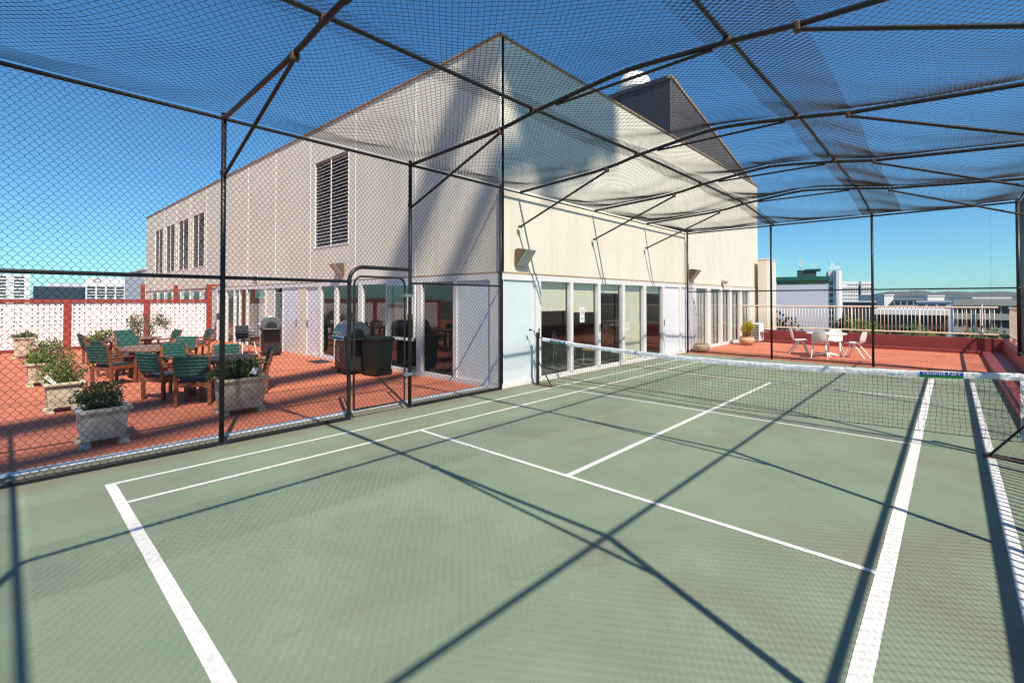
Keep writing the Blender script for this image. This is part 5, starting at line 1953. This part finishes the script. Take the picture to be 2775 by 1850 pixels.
# ------------------------------------------------------------------ trees beyond the parapet
def tree(az, d, ztop, r, seed, label, m='leaf', n=2200):
    x, y = polar(az, d)
    h = ztop + 27
    t = thing('tree', (x, y, -27), 0, label, 'tree', 'trees below the end railing')
    MB().tube([(0, 0, 0), (0.2, 0.1, h * 0.4), (0.1, -0.2, h - r)], [0.35, 0.25, 0.08], 8).build('trunk', M['bark'], t, True)
    g = random.Random(seed)
    for k in range(5):
        a = g.uniform(0, 6.28)
        MB().tube([(0.1, 0, h * 0.45), (r * 0.6 * math.cos(a), r * 0.6 * math.sin(a), h - r * g.uniform(0.6, 1.2))], [0.14, 0.03], 6).build('limb', M['bark'], t, True)
    leaves('crown', t, n, (0, 0, h - r), (r, r, r), 0.42, M[m], seed, shell=0.2, lobes=14)
    return t


TLS = ['dark leafy tree filling the gap between the pier and the grey block', 'mid green tree beside the rounded stair tower', 'dark tree against the rounded stair tower',
       'green treetop at the left end of the long dark building', 'large green treetop in front of the middle of the long dark building', 'green treetop at the right end of the long dark building',
       'green treetop under the downpipe of the beige office', 'green treetop before the window bands of the beige office', 'dark treetop low before the long dark building', 'dark treetop at the outer end of the beige office']
for k, (az, d, s, r, m) in enumerate(((14.3, 60, -0.012, 3.4, 'leafd'), (6.6, 70, -0.030, 2.6, 'leaf'), (7.4, 72, -0.027, 2.2, 'leafd'), (4.6, 62, -0.052, 3.0, 'leaf'), (2.0, 66, -0.038, 3.0, 'leaf'), (0.5, 62, -0.055, 2.6, 'leaf'),
                                      (-1.6, 64, -0.042, 2.6, 'leaf'), (-3.2, 62, -0.052, 2.6, 'leaf'), (3.3, 64, -0.056, 2.8, 'leafd'), (-5.2, 64, -0.05, 2.8, 'leafd'))):
    tree(az, d, zs(s, d), r, 60 + k, TLS[k], m)
# far woods: one mass of crowns below the hills
g = np.random.default_rng(77)
n = 5200
az = np.radians(g.uniform(-14, 20, n))
dd = g.uniform(420, 2600, n) ** 1.0
P = np.stack([dd * np.cos(az), dd * np.sin(az), -27 + g.uniform(3, 13, n)], 1)
r = g.uniform(3, 7, n)[:, None]
oc = np.array([[1, 0, 0], [0, 1, 0], [-1, 0, 0], [0, -1, 0], [0, 0, 1.1], [0, 0, -1.0]])
V = (P[:, None, :] + oc[None] * r[:, None, :] * g.uniform(0.7, 1.2, (n, 6, 1))).reshape(-1, 3)
tri = np.array([[0, 1, 4], [1, 2, 4], [2, 3, 4], [3, 0, 4], [1, 0, 5], [2, 1, 5], [3, 2, 5], [0, 3, 5]])
T_ = (tri[None] + (np.arange(n) * 6)[:, None, None]).reshape(-1, 3)
o = bpy.data.objects.new('woodland', fast_mesh('woodland', V, T_, mat('far_tree_green', (0.045, 0.07, 0.035), 0.95, island=0.4)))
link(o)
tag(o, 'wooded suburbs fading towards the hills', 'woodland', kind='stuff')
# far suburban roofs: uncountable speckle
V, Q = [], []
for k in range(420):
    a = math.radians(g.uniform(-14, 18))
    q = g.uniform(600, 3200)
    x, y = q * math.cos(a), q * math.sin(a)
    wx, wy, h = g.uniform(5, 16), g.uniform(5, 14), g.uniform(6, 15)
    b0 = len(V)
    V += [(x + i * wx, y + j * wy, -27 + kk * h) for kk in (0, 1) for j in (-1, 1) for i in (-1, 1)]
    Q += [tuple(b0 + i for i in f) for f in ((4, 5, 7, 6), (0, 1, 5, 4), (2, 6, 7, 3), (0, 4, 6, 2), (1, 3, 7, 5))]
o = bpy.data.objects.new('suburb', fast_mesh('suburb', np.array(V, float), np.array(Q), mat('far_suburb_roofs', (0.48, 0.43, 0.38), 0.8, island=0.45)))
link(o)
tag(o, 'scatter of far suburban houses below the hills', 'suburb', kind='stuff')

# ------------------------------------------------------------------ added crane out of view, shaped to cast soft shade on wall and terrace
CZ = 42.0


def sunpt(xp, yp, z=CZ):
    """point at height z whose shadow would fall at (xp, yp) on the deck level"""
    return Vector((xp + SUN.x / SUN.z * z, yp + SUN.y / SUN.z * z, z))


cy = mat('crane_yellow', (0.55, 0.33, 0.02), 0.5, var=0.15)
mx = sunpt(-6.0, 5.9)
cr = thing('added_shade_crane', (mx.x, mx.y, -27), 0, 'added yellow crane out of view, its counter jib placed to shade the cream wall', 'crane')
for ax in (-0.8, 0.8):
    for ay in (-0.8, 0.8):
        MB().tube([(ax, ay, 0), (ax, ay, CZ + 27)], 0.09, 6).build('mast_leg', cy, cr)
zq = 0.0
k = 0
while zq < CZ + 25:
    for a, b in (((-0.8, -0.8), (0.8, -0.8)), ((0.8, -0.8), (0.8, 0.8)), ((0.8, 0.8), (-0.8, 0.8)), ((-0.8, 0.8), (-0.8, -0.8))):
        MB().tube([(a[0], a[1], zq), (b[0], b[1], zq + 1.9)], 0.05, 5).build('mast_brace', cy, cr)
    zq += 1.9
MB().box(-1.0, 1.0, -1.0, 1.0, CZ + 27, CZ + 28.2).build('slewing_ring', cy, cr)
ud = (sunpt(8.6, 10.75) - sunpt(0.0, 7.9)).normalized()
pd = Vector((-ud.y, ud.x, 0))
org = Vector((0, 0, CZ + 27.6))
Lc = (sunpt(9.0, 10.9) - mx).length
for sgn in (-1, 1):
    q0, q1 = org + pd * sgn * 1.0, org + pd * sgn * 1.0 + ud * Lc
    mb = MB()
    w2, h2 = pd * (0.33 if sgn > 0 else 0.2), Vector((0, 0, 0.3 if sgn > 0 else 0.2))
    mb.add([q0 - w2 - h2, q0 + w2 - h2, q0 + w2 + h2, q0 - w2 + h2, q1 - w2 - h2, q1 + w2 - h2, q1 + w2 + h2, q1 - w2 + h2],
           [(0, 1, 2, 3), (7, 6, 5, 4), (0, 4, 5, 1), (1, 5, 6, 2), (2, 6, 7, 3), (3, 7, 4, 0)])
    mb.build('counter_jib_beam', cy, cr)
for k in range(5):
    MB().cbox(org + ud * (Lc + 0.35 + k * 0.78) + Vector((0, 0, -0.2)), (0.72, 2.5 - 0.25 * (k % 2), 1.5), Matrix.Rotation(math.atan2(ud.y, ud.x), 3, 'Z')).build('ballast_block', M['fbeige'], cr, bevel=0.05)
q0, q1 = org - ud * 2, org - ud * 38
for off, zz in ((pd * 0.6, 0), (pd * -0.6, 0), (pd * 0, 1.3)):
    MB().tube([q0 + off + Vector((0, 0, zz)), q1 + off + Vector((0, 0, zz))], 0.09, 6).build('jib_chord', cy, cr)
for k in range(24):
    a = q0 - ud * (k * 1.5)
    MB().tube([a + pd * 0.6, a - ud * 0.75 + Vector((0, 0, 1.3)), a - ud * 1.5 - pd * 0.6], 0.04, 5).build('jib_lacing', cy, cr)
MB().tube([org + Vector((0, 0, 0.5)), org + Vector((0, 0, 7))], [0.5, 0.15], 6).build('tower_head', cy, cr)
MB().tube([org + Vector((0, 0, 7)), org + ud * (Lc - 1)], 0.04, 5).build('tie_bar', cy, cr)
MB().tube([org + Vector((0, 0, 7)), org - ud * 26 + Vector((0, 0, 1.3))], 0.04, 5).build('tie_bar', cy, cr)
MB().cbox(org + pd * 1.6 - ud * 1.0 + Vector((0, 0, 0.3)), (1.4, 1.2, 1.9)).build('cab', M['fwhite'], cr, bevel=0.05)

# ------------------------------------------------------------------ air
hm = bpy.data.materials.new('haze_air')
hm.use_nodes = True
hn = hm.node_tree
hn.nodes.clear()
ho = hn.nodes.new('ShaderNodeOutputMaterial')
hv = hn.nodes.new('ShaderNodeVolumePrincipled')
hv.inputs['Color'].default_value = (0.62, 0.78, 1.0, 1)
hv.inputs['Density'].default_value = 4.5e-5
hv.inputs['Anisotropy'].default_value = 0.2
hn.links.new(hv.outputs[0], ho.inputs['Volume'])
hz = MB().box(-9500, 9500, -9500, 9500, -28.5, 92).build('haze', hm)
hz['kind'] = 'stuff'
hz['label'] = 'thin blue air over the city fading the hills'
hz['category'] = 'haze'
